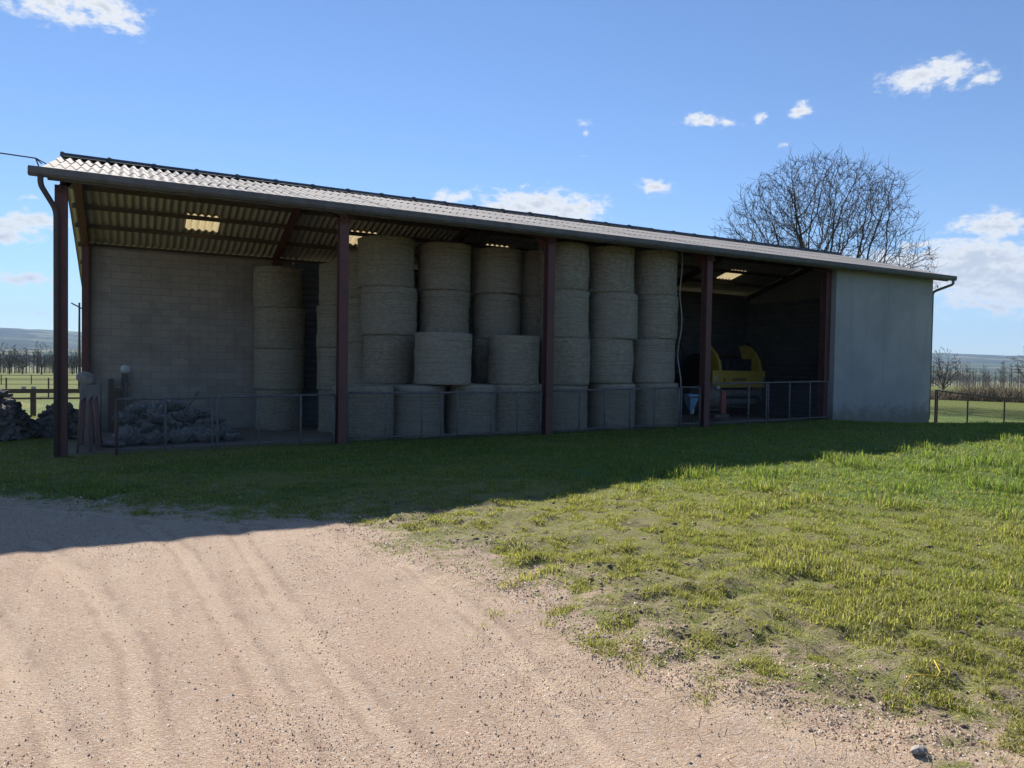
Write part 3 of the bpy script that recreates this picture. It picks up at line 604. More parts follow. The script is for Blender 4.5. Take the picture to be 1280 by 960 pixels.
# implement in front of it: hopper drum, frame, red plate
ix, iy = 16.55, 1.55; iz = ghf(ix, iy)
im = thing('farm_implement', (ix, iy, iz), 'rusty grey farm implement with drum and red side plate behind the railing', 'implement')
MB().lathe([(.30, -.3), (.36, -.28), (.36, .28), (.30, .3)], 26, 'x', (-.1, 0, .72)).build('drum', 'rusty_grey', im, smooth=False)
for s in (-1, 1):
    MB().tube([(-.45, s * .28, 0), (-.4, s * .25, .95)], .025, 6).build('leg', 'rusty_grey', im); MB().tube([(.3, s * .28, 0), (.25, s * .25, .95)], .025, 6).build('leg', 'rusty_grey', im)
    MB().tube([(-.43, s * .27, .35), (.28, s * .27, .35)], .02, 6).build('crossbar', 'rusty_grey', im)
bevel(MB().box(.24, .42, -.36, -.31, .22, .92).build('side_plate', 'red_paint', im), .01)
bevel(MB().box(.05, .62, -.3, .15, .10, .2).build('foot_tray', 'rusty_grey', im), .01)
MB().lathe([(.03, -.05), (.055, -.03), (.055, .02), (.02, .03)], 12, 'z', (.1, -.34, 1.02)).build('lamp', 'pale_plastic', im)
hx, hy = 15.55, 1.15; hz = ghf(hx, hy)
hp = thing('feed_hopper', (hx, hy, hz), 'pale blue plastic hopper with short spout on a dark frame', 'hopper')
m = MB(); m.lathe([(.07, .40), (.2, .72), (.215, .84), (.225, .84), (.21, .70), (.08, .38)], 4, 'z'); o = m.build('hopper_body', 'blue_plastic', hp, rot=(0, 0, .6))
MB().lathe([(.05, .26), (.07, .40)], 12, 'z', (.05, 0, 0)).build('spout', 'pale_plastic', hp)
for a, b in ((-1, -1), (1, -1), (1, 1), (-1, 1)): MB().tube([(a * .25, b * .22, 0), (a * .2, b * .18, .78)], .014, 6).build('leg', 'dark_iron', hp)
MB().box(-.22, .22, -.2, -.18, .75, .78).box(-.22, .22, .18, .2, .75, .78).build('frame', 'dark_iron', hp)
rp = [(14.63 + .05 * math.sin(k * .9), .62 + .03 * math.sin(k * .7), 4.93 - k * .24) for k in range(21)]
tag(MB().tube(rp, .016, 6).build('hanging_rope', 'rope', smooth=True), 'pale rope hanging from the roof beside the bale stacks', 'rope')

# ------------------------------------------------------------------ clutter in the first bay
px_, py_ = .33, 2.95; pz_ = ghf(px_, py_)
pl = thing('concrete_pillar', (px_, py_, pz_), 'short square concrete pillar beside the first red post', 'pillar')
o = MB().box(-.2, .2, -.18, .18, -.1, 1.24).build('shaft', 'concrete', pl); bevel(o, .03, 3)
def rock(seed, s=1.0, sub=2, amp=.25):
    import bmesh
    bm = bmesh.new(); bmesh.ops.create_icosphere(bm, subdivisions=sub, radius=s); q = random.Random(seed); ax = [Vector((q.uniform(-1, 1), q.uniform(-1, 1), q.uniform(-1, 1))).normalized() for _ in range(9)]
    for v in bm.verts:
        d = v.co.normalized(); k = 1 + amp * (.5 - q.random()) * .35
        for a in ax[:6]: k = min(k, (.62 + .3 * amp) / max(.05, d.dot(a)) if d.dot(a) > .55 else k)
        v.co = d * s * k
    return bm
def rock_mesh(name, seed, m, s=1.0, sub=2):
    bm = rock(seed, s, sub); me = bpy.data.meshes.new(name); bm.to_mesh(me); bm.free(); me.materials.append(MATS[m]); return me
o = tag(link('rounded_stone', rock_mesh('rounded_stone', 4, 'stone', .2), None, (.24, 2.85, pz_ + 1.24 + .12)), 'rounded grey stone lying on top of the concrete pillar', 'stone'); o.scale = (1.05, .8, .85)
gx, gy = 1.0, 3.0; gz = ghf(gx, gy); gl = thing('globe_lamp', (gx, gy, gz), 'pale globe lamp on a forked metal stem by the block wall', 'lamp')
MB().tube([(0, 0, 0), (0, 0, 1.14 - gz)], .018, 8).build('stem', 'galvanised', gl)
MB().tube([(-.03, 0, 1.12 - gz), (-.03, 0, 1.36 - gz)], .009, 6).tube([(.03, 0, 1.12 - gz), (.03, 0, 1.36 - gz)], .009, 6).tube([(-.04, 0, 1.13 - gz), (.04, 0, 1.13 - gz)], .012, 6).build('fork', 'galvanised', gl)
MB().lathe([(.02, -.105)] + [(.108 * math.cos(a), .108 * math.sin(a)) for a in np.linspace(-1.3, 1.3, 12)] + [(.02, .105)], 20, 'z', (0, 0, 1.43 - gz)).build('globe', 'white_globe', gl, smooth=True)
MB().lathe([(.0, 0), (.14, 0), (.14, .03), (.02, .05)], 16).build('base', 'dark_iron', gl)
def hurdle(x, y, lean, label):
    o = thing('tubular_hurdle', (x, y, ghf(x, y + .6)), label, 'hurdle', 'tubular hurdles by the first post'); o.rotation_euler = (0, R(lean), 0)
    w, h = 1.5, .96
    MB().tube(bend([(0, 0, 0), (0, 0, h), (0, w, h), (0, w, 0)], 6), .021, 8).build('frame', 'hurdle_steel', o, smooth=True)
    for k in range(1, 5): MB().tube([(0, w * k / 5, .06), (0, w * k / 5, h)], .014, 6).build('bar', 'hurdle_steel', o)
    MB().tube([(0, 0, .08), (0, w, .08)], .016, 6).build('bottom_rail', 'hurdle_steel', o)
hurdle(.22, .45, 3, 'tubular metal hurdle standing next to the first red post'); hurdle(.42, .55, -2, 'tubular metal hurdle on the inner side of the hurdle pair'); hurdle(.55, .7, -5, 'tubular metal hurdle leaning nearest the crumpled sheeting')
sheet_spots = [(1.05, 1.45, .34, .30), (1.1, 1.9, .40, .34), (1.55, 1.5, .36, .22), (1.7, 2.0, .42, .34), (2.05, 1.55, .34, .26), (2.3, 2.0, .45, .32), (2.55, 1.6, .36, .24), (2.85, 2.0, .34, .26), (1.0, 1.75, .34, .22), (1.5, 1.85, .36, .28), (2.15, 1.85, .38, .26), (.8, 1.35, .3, .10), (3.05, 1.75, .32, .14), (1.25, 1.8, .30, .16), (1.85, 1.85, .34, .2), (2.45, 1.85, .30, .18), (1.6, 1.6, .30, .18), (2.7, 1.8, .26, .14)]
stackz = {8: .42, 9: .48, 10: .42, 13: .62, 14: .66, 15: .5, 16: .42, 17: .36}
def crumple(seed, a, b, h):
    import bmesh
    bm = bmesh.new(); bmesh.ops.create_icosphere(bm, subdivisions=5, radius=1); q = random.Random(seed); pl_ = [(Vector((q.uniform(-1, 1), q.uniform(-1, 1), q.uniform(-.4, 1))).normalized(), q.uniform(2.5, 9), q.uniform(0, 6)) for _ in range(14)]
    for v in bm.verts:
        d = v.co.normalized(); k = 1.0
        for n_, fq, ph in pl_: k += .075 * (1 - abs(math.sin(d.dot(n_) * fq * 1.5 + ph))) ** 2 - .03
        v.co = Vector((d.x * a * k, d.y * b * k, max(0, (d.z * .5 + .5)) * h * 2 * k * .72))
    me = bpy.data.meshes.new('crumpled_sheet'); bm.to_mesh(me); bm.free(); me.materials.append(MATS['plastic_sheet']); return me
for i, (x, y, a, h) in enumerate(sheet_spots):
    z = ghf(x, y) - .02 + stackz.get(i, 0)
    tag(link('crumpled_sheet', crumple(i + 5, a, a * .8, h), None, (x, y, z), (0, 0, random.uniform(0, 6))), 'crumpled grey plastic sheeting heaped on top of the pile before the block wall' if i in stackz else 'crumpled grey plastic sheeting on the ground under the pile before the block wall', 'plastic sheet', 'crumpled plastic sheets piled in the first bay')
tag(MB().tube([(2.05, 1.5, .5), (2.35, 1.48, 1.02)], .03, 7).build('loose_pipe', 'galvanised'), 'short grey pipe sticking up out of the crumpled sheeting', 'pipe')
for k, (x, h) in enumerate(((.62, 1.5), (.78, 1.25), (.95, 1.8))):
    MBp = MB().box(-.07, .07, -.015, .015, 0, h).build('leaning_board', 'timber', None, (x, 7.6, ghf(x, 7.6)), (R(-14), 0, 0))
    tag(MBp, ['dark narrow board leaning at the block wall corner', 'shortest dark board leaning on the block wall', 'tallest dark board leaning on the block wall'][k], 'board', 'boards leaning on the block wall')

# ------------------------------------------------------------------ stone heaps at the left
def heap(cx, cy, rx, ry, h, n, label, seed):
    import bmesh
    q = random.Random(seed); z0 = ghf(cx, cy); o = thing('stone_heap', (cx, cy, z0), label, 'stone heap', 'stone heaps left of the barn'); big = bmesh.new()
    for k in range(n):
        t = q.uniform(0, 6.283); u = math.sqrt(q.random()) * 1.0; zz = h * (1 - u ** 2.2) * q.uniform(.75, 1.0); s = q.uniform(.07, .13)
        bm = rock(seed * 997 + k, 1, 1, .3); mt = Matrix.Translation((rx * u * math.cos(t), ry * u * math.sin(t), zz)) @ Euler((q.uniform(-.5, .5), q.uniform(-.5, .5), q.uniform(0, 6))).to_matrix().to_4x4() @ Matrix.Diagonal((s * 1.5, s * 1.1, s * .75, 1))
        bm.transform(mt); me = bpy.data.meshes.new('tmp'); bm.to_mesh(me); bm.free(); big.from_mesh(me); bpy.data.meshes.remove(me)
    me = bpy.data.meshes.new('stones'); big.to_mesh(me); big.free(); me.materials.append(MATS['heap_stone']); s_ = link('stones', me, o); s_['kind'] = 'stuff'
    c = MB().lathe([(1, 0), (.9, .28), (.7, .6), (.4, .85), (.1, .95)], 20); k = c.build('core', 'dark_stone', o, smooth=True); k.scale = (rx * .95, ry * .95, h * .95)
heap(-1.75, 4.2, 1.0, 1.1, 1.12, 420, 'taller dome of loose stones left of the barn', 3); heap(-.35, 5.0, .62, .8, .78, 260, 'lower stone heap behind the first red post', 5)

# ------------------------------------------------------------------ fences
ry_ = 16.5; rz_ = ghf(-2, ry_); rf = thing('rail_fence', (-2, ry_, rz_), 'dark two-rail timber fence left of the barn', 'fence')
for z, h in ((.93, .16), (.66, .07)): bevel(MB().box(-6, 3.5, -.03, .03, z - h / 2, z + h / 2).build('rail', 'timber', rf), .01)
for x in (-4.6, -.05, 2.3): bevel(MB().box(x - .09, x + .09, .035, .2, -.2, 1.0).build('post', 'timber', rf), .015)
for dx in (-.28, .02): tag(MB().box(-.07, .07, -.03, .03, 0, .09).build('white_insulator', 'white_globe', None, (-2.05 + dx, ry_ + .02, rz_ + 1.012)), 'small white block on the top rail of the timber fence', 'insulator', 'white blocks on the timber fence')
def wire_fence(p0, p1, n, hs, label, pr=.035, mt='dark_iron', wr=.006, top=0.0):
    p0, p1 = Vector(p0), Vector(p1); pts = []
    for k in range(n): p = p0.lerp(p1, k / (n - 1)); p.z = ghf(p.x, p.y); pts.append(p)
    o = thing('wire_fence', pts[0], label, 'fence'); H = max(hs) + .06
    for p in pts: MB().tube([(0, 0, -.3), (0, 0, H)], pr, 7).build('post', mt, o, p - pts[0])
    for h in hs: MB().tube([p - pts[0] + Vector((0, 0, h)) for p in pts], top if (top and h == max(hs)) else wr, 5).build('wire', mt, o)
    return o
wire_fence((-9, 34, 0), (3, 33.4, 0), 7, (.4, .8, 1.1), 'thin wire fence across the pasture left of the barn', .04, 'timber', .012)
wire_fence((-22, 80, 0), (8, 78, 0), 12, (.5, 1.0), 'far wire fence with short stakes across the pasture', .05, 'timber', .025)
rfz = ghf(25.12, -.15); mf = thing('mesh_fence', (25.12, -.15, rfz), 'black framed wire mesh fence beside the rendered wall', 'fence')
fx = [0, .1, 1.85, 4.12, 6.4, 8.7]; dzs = [ghf(25.12 + a, -.15) - rfz for a in fx]
for a, d in zip(fx, dzs): MB().tube([(a, 0, d - .2), (a, 0, d + 1.17)], .028, 8).build('post', 'dark_iron', mf)
MB().tube([(a, 0, d + 1.16) for a, d in zip(fx, dzs)], .024, 8).build('top_rail', 'dark_iron', mf); MB().tube([(a, 0, d + .06) for a, d in zip(fx, dzs)], .02, 8).build('bottom_rail', 'dark_iron', mf)
m = MB(); mesh_wires(m, .1, 8.7, -.1, 1.1, .16, .002); w = link('wire_mesh', m.mesh('wire_mesh', 'dark_iron', fix=False), mf); w['kind'] = 'stuff'
up_ = azel(-3.0, 0, 60); uz = ghf(up_.x, up_.y); po = thing('utility_pole', (up_.x, up_.y, uz), 'thin wooden utility pole with slanting crossarm behind the barn corner', 'utility pole')
MB().tube([(0, 0, -.3), (0, 0, 5.6 - uz)], [.09, .06], 8).build('pole', 'timber', po); MB().tube([(-.5, 0, 5.55 - uz), (.42, .1, 5.05 - uz)], .05, 6).build('crossarm', 'timber', po)
MB().tube([(.55, 0, -.3), (.55, 0, 5.3 - uz)], .055, 8).build('pole', 'timber', po)
cab = [Vector((-.34, -.42, 5.02)).lerp(Vector((-30, -6, 6.6)), t) + Vector((0, 0, -2.2 * t * (1 - t))) for t in np.linspace(0, 1, 30)]
tag(MB().tube(cab, .012, 5).build('power_cable', 'black_plastic'), 'dark overhead cable running to the barn roof corner', 'cable')

# ------------------------------------------------------------------ bare trees
def bare_tree(seed, H, trunk_h, r0, limbs, dome, depth, twig_r, kids=(7, 6, 5, 4, 3), max_tilt=70, ratio=(.46, .5, .52, .55, .55)):
    q = random.Random(seed); segs = []
    def grow(p, d, length, r, lev):
        n = (7, 5, 4, 3, 3)[min(lev, 4)]; pts = [p.copy()]; rs = [r]; wob = (.09, .14, .18, .22, .25)[min(lev, 4)]
        for i in range(n):
            d = (d + Vector((q.uniform(-wob, wob), q.uniform(-wob, wob), q.uniform(-wob, wob) + (.055 if lev == 0 else .04)))).normalized()
            p = p + d * (length / n); pts.append(p.copy()); rs.append(max(twig_r, r * (1 - .8 * (i + 1) / n)))
        segs.append((pts, rs, lev))
        if lev >= depth: return
        for k in range(kids[lev]):
            t = .22 + .78 * (k + q.uniform(.1, .9)) / kids[lev]; i = min(n - 1, int(t * n)); a = pts[i].lerp(pts[i + 1], min(1, t * n - i)); dd = (pts[i + 1] - pts[i]).normalized()
            ax = Vector((q.uniform(-1, 1), q.uniform(-1, 1), q.uniform(-.55, .9))); ax = (ax - dd * ax.dot(dd)).normalized(); ang = R(q.uniform(28, 58) if lev < 2 else q.uniform(18, 44))
            nd = dd * math.cos(ang) + ax * math.sin(ang)
            grow(a, nd, length * ratio[lev] * q.uniform(.7, 1.15) * (1.15 - .45 * t), max(twig_r, rs[i] * q.uniform(.45, .7)), lev + 1)
    for k in range(limbs):
        az = 2.39996 * k + q.uniform(-.3, .3); tilt = R(max_tilt * math.sqrt((k + .3) / limbs) * q.uniform(.92, 1.06))
        d = Vector((math.cos(az) * math.sin(tilt), math.sin(az) * math.sin(tilt), math.cos(tilt)))
        z0 = trunk_h * (1.0 - .3 * k / limbs); rh, rv, zc = dome                     # limbs reach for a dome
        A = math.sin(tilt) ** 2 / rh ** 2 + math.cos(tilt) ** 2 / rv ** 2; B = 2 * (z0 - zc) * math.cos(tilt) / rv ** 2; C_ = ((z0 - zc) / rv) ** 2 - 1
        grow(Vector((0, 0, z0)), d, (-B + math.sqrt(B * B - 4 * A * C_)) / (2 * A) * q.uniform(.82, .9), r0 * q.uniform(.36, .55), 0)
    tk = MB().tube([(0, 0, -.4), (0, 0, .15), (.03, 0, trunk_h * .4), (0, 0, trunk_h * .8), (0, .02, trunk_h * 1.05)], [r0 * 1.5, r0 * 1.15, r0, r0 * .92, r0 * .5], 12)
    cr = MB()
    for pts, rs, lev in segs: cr.tube(pts, rs, 7 if lev == 0 else 5 if lev == 1 else 3, False)
    return tk, cr
def place_tree(name, tkme, crme, loc, label, group=None, rz=0, s=1.0):
    o = thing(name, loc, label, 'tree', group, rz); o.scale = (s, s, s); link('trunk', tkme, o); link('crown', crme, o); return o
from mathutils.kdtree import KDTree
def colonised_tree(seed, trunk_h, rh, rv, zc, zmin, n_att, step=.34, infl=4.0, kill=.62, r0=.5, twigs=3):
    """branches grow towards points spread through a dome, so the crown fills evenly"""
    q = random.Random(seed); att = []
    while len(att) < n_att:
        p = Vector((q.uniform(-1, 1), q.uniform(-1, 1), q.uniform(-1, 1))); l = p.length
        if l > 1 or q.random() > .25 + .75 * l ** 2: continue
        th = math.atan2(p.y, p.x); el = math.asin(max(-1, min(1, p.z / max(l, .01)))); w = .80 + .38 * float(fbm(np.array([th * 1.9 + 20]), np.array([el * 2.4 + 9]), 88, 3)[0]) + .10 * (1 - p.z) * .6
        if l > .45 and float(vn(np.array([th * 2.6 + 30]), np.array([el * 3.2 + 5]), 14)[0]) < .26: continue
        P = Vector((p.x * rh * w, p.y * rh * w, zc + p.z * rv * (.62 + .38 * w)))
        if P.z > zmin + .25 * max(0, 4 - math.hypot(P.x, P.y)): att.append(P)
    pos = [Vector((0, 0, trunk_h * .55))]; par = [-1]; dr = [Vector((0, 0, 1))]
    while pos[-1].z < trunk_h: pos.append(pos[-1] + Vector((q.uniform(-.03, .03), q.uniform(-.03, .03), step))); par.append(len(pos) - 2); dr.append(Vector((0, 0, 1)))
    for k in range(13):                                   # the main limbs start out as a fan
        az = 2.4 * k; tl = R(14 + 58 * ((k + .5) / 13)); d = Vector((math.cos(az) * math.sin(tl), math.sin(az) * math.sin(tl), math.cos(tl))); i = len([0 for p in pos if 0]) + q.randrange(2, 7)
        for j in range(9): d = (d + Vector((q.uniform(-.12, .12), q.uniform(-.12, .12), q.uniform(-.05, .12)))).normalized(); pos.append(pos[i] + d * step); par.append(i); dr.append(d); i = len(pos) - 1
    cnt = {}
    for it in range(110):
        kd = KDTree(len(pos)); [kd.insert(p, i) for i, p in enumerate(pos)]; kd.balance(); pull = {}; left = []
        for a in att:
            c, i, d = kd.find(a)
            if d < kill: continue
            left.append(a)
            if d < infl: pull[i] = pull.get(i, Vector()) + (a - pos[i]).normalized()
        att = left
        if not pull: break
        for i, v in pull.items():
            d = (v.normalized() + dr[i] * .45 + Vector((q.uniform(-.22, .22), q.uniform(-.22, .22), q.uniform(-.15, .25)))).normalized(); np_ = pos[i] + d * step
            if cnt.get(i, 0) >= 3 or kd.find(np_)[2] < step * .42: continue
            cnt[i] = cnt.get(i, 0) + 1; pos.append(np_); par.append(i); dr.append(d)
        if len(pos) > 16000: break
    n = len(pos); w = [0.0] * n; kids = [0] * n
    for i in range(n - 1, -1, -1):
        w[i] = (w[i] ** (1 / 2.08)) if w[i] > 0 else .011
        if par[i] >= 0: w[par[i]] += w[i] ** 2.08; kids[par[i]] += 1
    sc = min(1.0, r0 * .9 / w[0]); m = MB()
    for i in range(n):
        if par[i] < 0: continue
        ra, rb = max(.012, min(w[par[i]] * sc, r0)), max(.011, w[i] * sc); ra = min(ra, rb * 1.5)
        m.tube([pos[par[i]] - (pos[i] - pos[par[i]]) * .08, pos[i]], [ra, rb], 7 if rb > .12 else 5 if rb > .04 else 3, False)
        if rb < .045:
            for k in range(twigs if kids[i] == 0 else (1 if q.random() < .75 else 0)):
                d = (dr[i] * .8 + Vector((q.uniform(-.8, .8), q.uniform(-.8, .8), q.uniform(-.4, .8)))).normalized(); l = q.uniform(.3, .7) if q.random() < .85 else q.uniform(.7, 1.5); p1 = pos[i] + d * l * .5; p2 = p1 + (d + Vector((q.uniform(-.4, .4), q.uniform(-.4, .4), q.uniform(-.1, .5)))).normalized() * l * .5
                m.tube([pos[i], p1, p2], [.013, .011, .008], 3, False)
    tk = MB().tube([(0, 0, -.4), (0, 0, .15), (.03, 0, trunk_h * .3), (0, 0, trunk_h * .62)], [r0 * 1.5, r0 * 1.15, r0, r0 * .95], 12); print('oak nodes', n, len(m.f))
    return tk, m
tk, cr = colonised_tree(5, 6.2, 8.1, 8.8, 10.0, 8.4, 8000, .31, 4.0, .44, .6, 3)
p = azel(50.6, 0, 61); place_tree('oak_tree', tk.mesh('trunk', 'bark', True), cr.mesh('crown', 'bark', fix=False), (p.x, p.y, ghf(p.x, p.y)), 'large bare oak with a wide dome of twigs rising behind the barn roof')
small = []
for s in range(4):
    tk, cr = bare_tree(40 + s, 9.5, 2.2, .2, 10, (3.6, 5.2, 4.4), 3, .02, (5, 4, 4), 58); small.append((tk.mesh('trunk', 'far_bark', True), cr.mesh('crown', 'far_bark', fix=False)))
p = azel(58.6, 0, 95); place_tree('bare_tree', *small[1], (p.x, p.y, ghf(p.x, p.y)), 'small bare tree rising from the brown hedge beside the rendered wall', None, 2, .62)
p = azel(63.6, 0, 120); place_tree('bare_tree', *small[2], (p.x, p.y, ghf(p.x, p.y)), 'bare tree at the far end of the hedge, only its twigs in view', None, 1, .78)
for k, (az, s) in enumerate(((-8.3, 1.0), (-6.9, 1.08), (-6.2, .9), (-5.15, 1.12), (-4.45, .95), (-3.4, .9), (-2.7, 1.0), (-9.4, 1.05))):
    p = azel(az, 0, 272 + 6 * (k % 3)); place_tree('bare_tree', *small[k % 4], (p.x, p.y, ghf(p.x, p.y)), 'bare tree in the row along the far edge of the pasture', 'trees along the far pasture edge', k * 1.3, s)
# woods too far off to tell the trees apart: one mass each
def woods(name, azr, rr, n, hs, seed, lab):
    q = random.Random(seed); vs = []; fs = []; m = MB()
    for k in range(n):
        az = q.uniform(*azr); r_ = q.uniform(*rr); p = azel(az, 0, r_); z = ghf(p.x, p.y); h = q.uniform(*hs); tr = h * .018
        m.tube([(p.x, p.y, z - .5), (p.x, p.y, z + h * .5), (p.x + q.uniform(-.5, .5), p.y, z + h)], [tr, tr * .7, tr * .15], 3, False)
        for j in range(16):
            t = q.uniform(.22, .95); a = q.uniform(0, 6.28); l = h * .32 * (1.1 - t) + .4; e = q.uniform(.5, 1.1)
            b = Vector((p.x, p.y, z + h * t)); m.tube([b, b + Vector((math.cos(a) * l, math.sin(a) * l, l * e))], [tr * .4, tr * .12], 3, False)
    o = link(name, m.mesh(name, 'far_bark', fix=False)); return tag(o, lab, 'woods', None, 'stuff')
woods('woodland', (-14, 6), (330, 520), 520, (7, 11), 1, 'grey leafless woodland beyond the pasture left of the barn')
woods('woodland', (50, 72), (420, 900), 520, (9, 15), 2, 'leafless valley woodland seen beyond the brown hedge')
woods('woodland', (50, 72), (1000, 2200), 360, (10, 16), 6, 'faint leafless woods on the far valley side')
def thicket(name, azr, rr, n, hs, seed, lab):
    q = random.Random(seed); m = MB()
    for k in range(n):
        az = q.uniform(*azr); r_ = q.uniform(*rr); p = azel(az, 0, r_); z = ghf(p.x, p.y); h = q.uniform(*hs) * (.6 + .8 * float(vn(az * 1.3, 0, 5)))
        pts = [Vector((p.x, p.y, z - .1))]; d = Vector((q.uniform(-.5, .5), q.uniform(-.5, .5), 1))
        for j in range(3): d = (d + Vector((q.uniform(-.5, .5), q.uniform(-.5, .5), .0))); pts.append(pts[-1] + d.normalized() * h / 3)
        m.tube(pts, [.035, .025, .018, .008], 3, False)
    return tag(link(name, m.mesh(name, 'thicket_twig', fix=False)), lab, 'hedge', None, 'stuff')
thicket('hedge', (55, 74), (84, 92), 5200, (.6, 1.7), 4, 'brown leafless hedge along the pasture beyond the mesh fence')

# ------------------------------------------------------------------ grass, stones, small things
def blades(n, rmin, rmax, seed, power=1.0):
    q = np.random.default_rng(seed); az = np.radians(view_az + q.uniform(-41, 41, n)); u = q.random(n)
    r_ = rmin * (rmax / rmin) ** u if power == 1 else (rmin ** (1 - power) + u * (rmax ** (1 - power) - rmin ** (1 - power))) ** (1 / (1 - power))
    return CAM.x + r_ * np.sin(az), CAM.y + r_ * np.cos(az), r_, q
x, y, r_, q = blades(620000, 2.0, 36, 5)
g = gravel_d(x, y) + (fbm(x * 1.1, y * 1.1, 61) - .47) * 2.2 + (fbm(x * 5, y * 5, 63) - .47) * 1.4; lush = lushf(x, y); tuft = sstep(.52, .70, fbm(x * 1.5, y * 1.5, 71)); bare = sstep(.60, .66, fbm(x * 2.1, y * 2.6, 77)) * sstep(.75, .3, lush)
prob = sstep(.15, -.7, g) * (.12 + .5 * lush + .75 * tuft) * (1 - .85 * bare)
inb = (x > -.1) & (x < 25) & (y > -.05) & (y < 12); keep = (q.random(len(x)) < prob) & ~inb
x, y, r_, lush, tuft = x[keep], y[keep], r_[keep], lush[keep], tuft[keep]; n = len(x)
shade = sstep(-7.6, -6.5, y)
hgt = (.014 + .038 * lush + .115 * tuft * lush + .035 * tuft) * q.uniform(.45, 1.4, n) * (1 - .45 * shade); wid = (.0018 + .00042 * r_ ** .8) * q.uniform(.7, 1.3, n)
th = q.uniform(0, 2 * np.pi, n); ln = q.uniform(.15, .95, n); lx, ly = np.cos(th) * ln * hgt, np.sin(th) * ln * hgt; wx, wy = -np.sin(th + q.normal(0, .5, n)) * wid, np.cos(th) * wid
z = gh(x, y) - .004
V = np.zeros((n, 5, 3)); V[:, 0] = np.stack([x - wx, y - wy, z], 1); V[:, 1] = np.stack([x + wx, y + wy, z], 1)
V[:, 2] = np.stack([x + wx * .7 + lx * .35, y + wy * .7 + ly * .35, z + hgt * .6], 1); V[:, 3] = np.stack([x - wx * .7 + lx * .35, y - wy * .7 + ly * .35, z + hgt * .6], 1); V[:, 4] = np.stack([x + lx, y + ly, z + hgt * (1 - .3 * ln)], 1)
b5 = (np.arange(n) * 5)[:, None]; T = np.concatenate([b5 + np.array([[0, 1, 2]]), b5 + np.array([[0, 2, 3]]), b5 + np.array([[3, 2, 4]])], 0)
me = np_mesh('grass', V.reshape(-1, 3), T, 'grass_blade')
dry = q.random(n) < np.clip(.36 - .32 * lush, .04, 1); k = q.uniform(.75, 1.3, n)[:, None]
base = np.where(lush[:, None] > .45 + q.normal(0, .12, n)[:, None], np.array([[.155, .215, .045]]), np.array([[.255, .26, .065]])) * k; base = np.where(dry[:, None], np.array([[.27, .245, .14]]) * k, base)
color_attr(me, 'tint', np.repeat(base, 5, 0)); print('blades', n)
ob_grass = me
xs, ys, rs_, q = blades(1700000, 1.9, 26, 25, 1.25); gg = gravel_d(xs, ys) + (fbm(xs * 1.1, ys * 1.1, 61) - .47) * 2.2 + (fbm(xs * 5, ys * 5, 63) - .47) * 1.6
clump = fbm(xs * 6, ys * 6, 66, 3); br = sstep(.56, .64, fbm(xs * 2.4, ys * 3.4, 77)); ok = (q.random(len(xs)) < sstep(.1, -.8, gg) * (.12 + .88 * sstep(.36, .52, clump)) * (1 - .8 * br)) & ~((xs > -.1) & (xs < 25) & (ys > -.05) & (ys < 12))
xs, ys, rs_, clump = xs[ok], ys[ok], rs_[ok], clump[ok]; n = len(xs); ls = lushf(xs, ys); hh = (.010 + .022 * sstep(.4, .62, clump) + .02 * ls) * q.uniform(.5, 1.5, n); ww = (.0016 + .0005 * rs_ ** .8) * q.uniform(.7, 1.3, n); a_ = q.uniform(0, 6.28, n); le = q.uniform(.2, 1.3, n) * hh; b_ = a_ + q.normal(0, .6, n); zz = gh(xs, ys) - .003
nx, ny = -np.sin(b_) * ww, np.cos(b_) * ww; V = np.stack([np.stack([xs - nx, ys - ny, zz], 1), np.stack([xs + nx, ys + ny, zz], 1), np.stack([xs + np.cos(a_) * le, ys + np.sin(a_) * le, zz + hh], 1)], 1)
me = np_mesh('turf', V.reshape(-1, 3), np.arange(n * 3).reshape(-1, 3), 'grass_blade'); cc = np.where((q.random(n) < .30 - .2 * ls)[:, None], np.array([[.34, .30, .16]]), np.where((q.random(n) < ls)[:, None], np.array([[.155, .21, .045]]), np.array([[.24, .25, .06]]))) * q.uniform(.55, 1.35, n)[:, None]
color_attr(me, 'tint', np.repeat(cc, 3, 0)); print('turf', n); tag(link('turf', me), 'close trampled turf of tiny blades between the clumps', 'turf', None, 'stuff'); me = ob_grass
tag(link('grass', me), 'short patchy grass beside the gravel track', 'grass', None, 'stuff')
# dry straws lying on the worn edge
xs, ys, rs_, q = blades(60000, 2.0, 14, 15); gg = gravel_d(xs, ys) + (fbm(xs * 1.3, ys * 1.3, 91) - .47) * 1.5; ok = q.random(len(xs)) < np.exp(-((gg + .7) / .8) ** 2) * .5; xs, ys = xs[ok], ys[ok]; n = len(xs)
l_ = q.uniform(.015, .07, n); a_ = q.uniform(0, 6.28, n); w_ = q.uniform(.0008, .0018, n); dx, dy = np.cos(a_) * l_, np.sin(a_) * l_; nx, ny = -np.sin(a_) * w_, np.cos(a_) * w_
z0 = gh(xs - dx, ys - dy) + q.uniform(.004, .02, n); z1 = gh(xs + dx, ys + dy) + q.uniform(.004, .03, n)
V = np.stack([np.stack([xs - dx - nx, ys - dy - ny, z0], 1), np.stack([xs - dx + nx, ys - dy + ny, z0], 1), np.stack([xs + dx + nx, ys + dy + ny, z1], 1), np.stack([xs + dx - nx, ys + dy - ny, z1], 1)], 1)
me = np_mesh('dry_straw', V.reshape(-1, 3), np.arange(n * 4).reshape(-1, 4), 'grass_blade'); color_attr(me, 'tint', np.repeat(np.array([[.60, .53, .40]]) * q.uniform(.6, 1.15, n)[:, None], 4, 0))
tag(link('dry_straw', me), 'pale dry straws lying along the worn edge of the grass', 'straw', None, 'stuff')
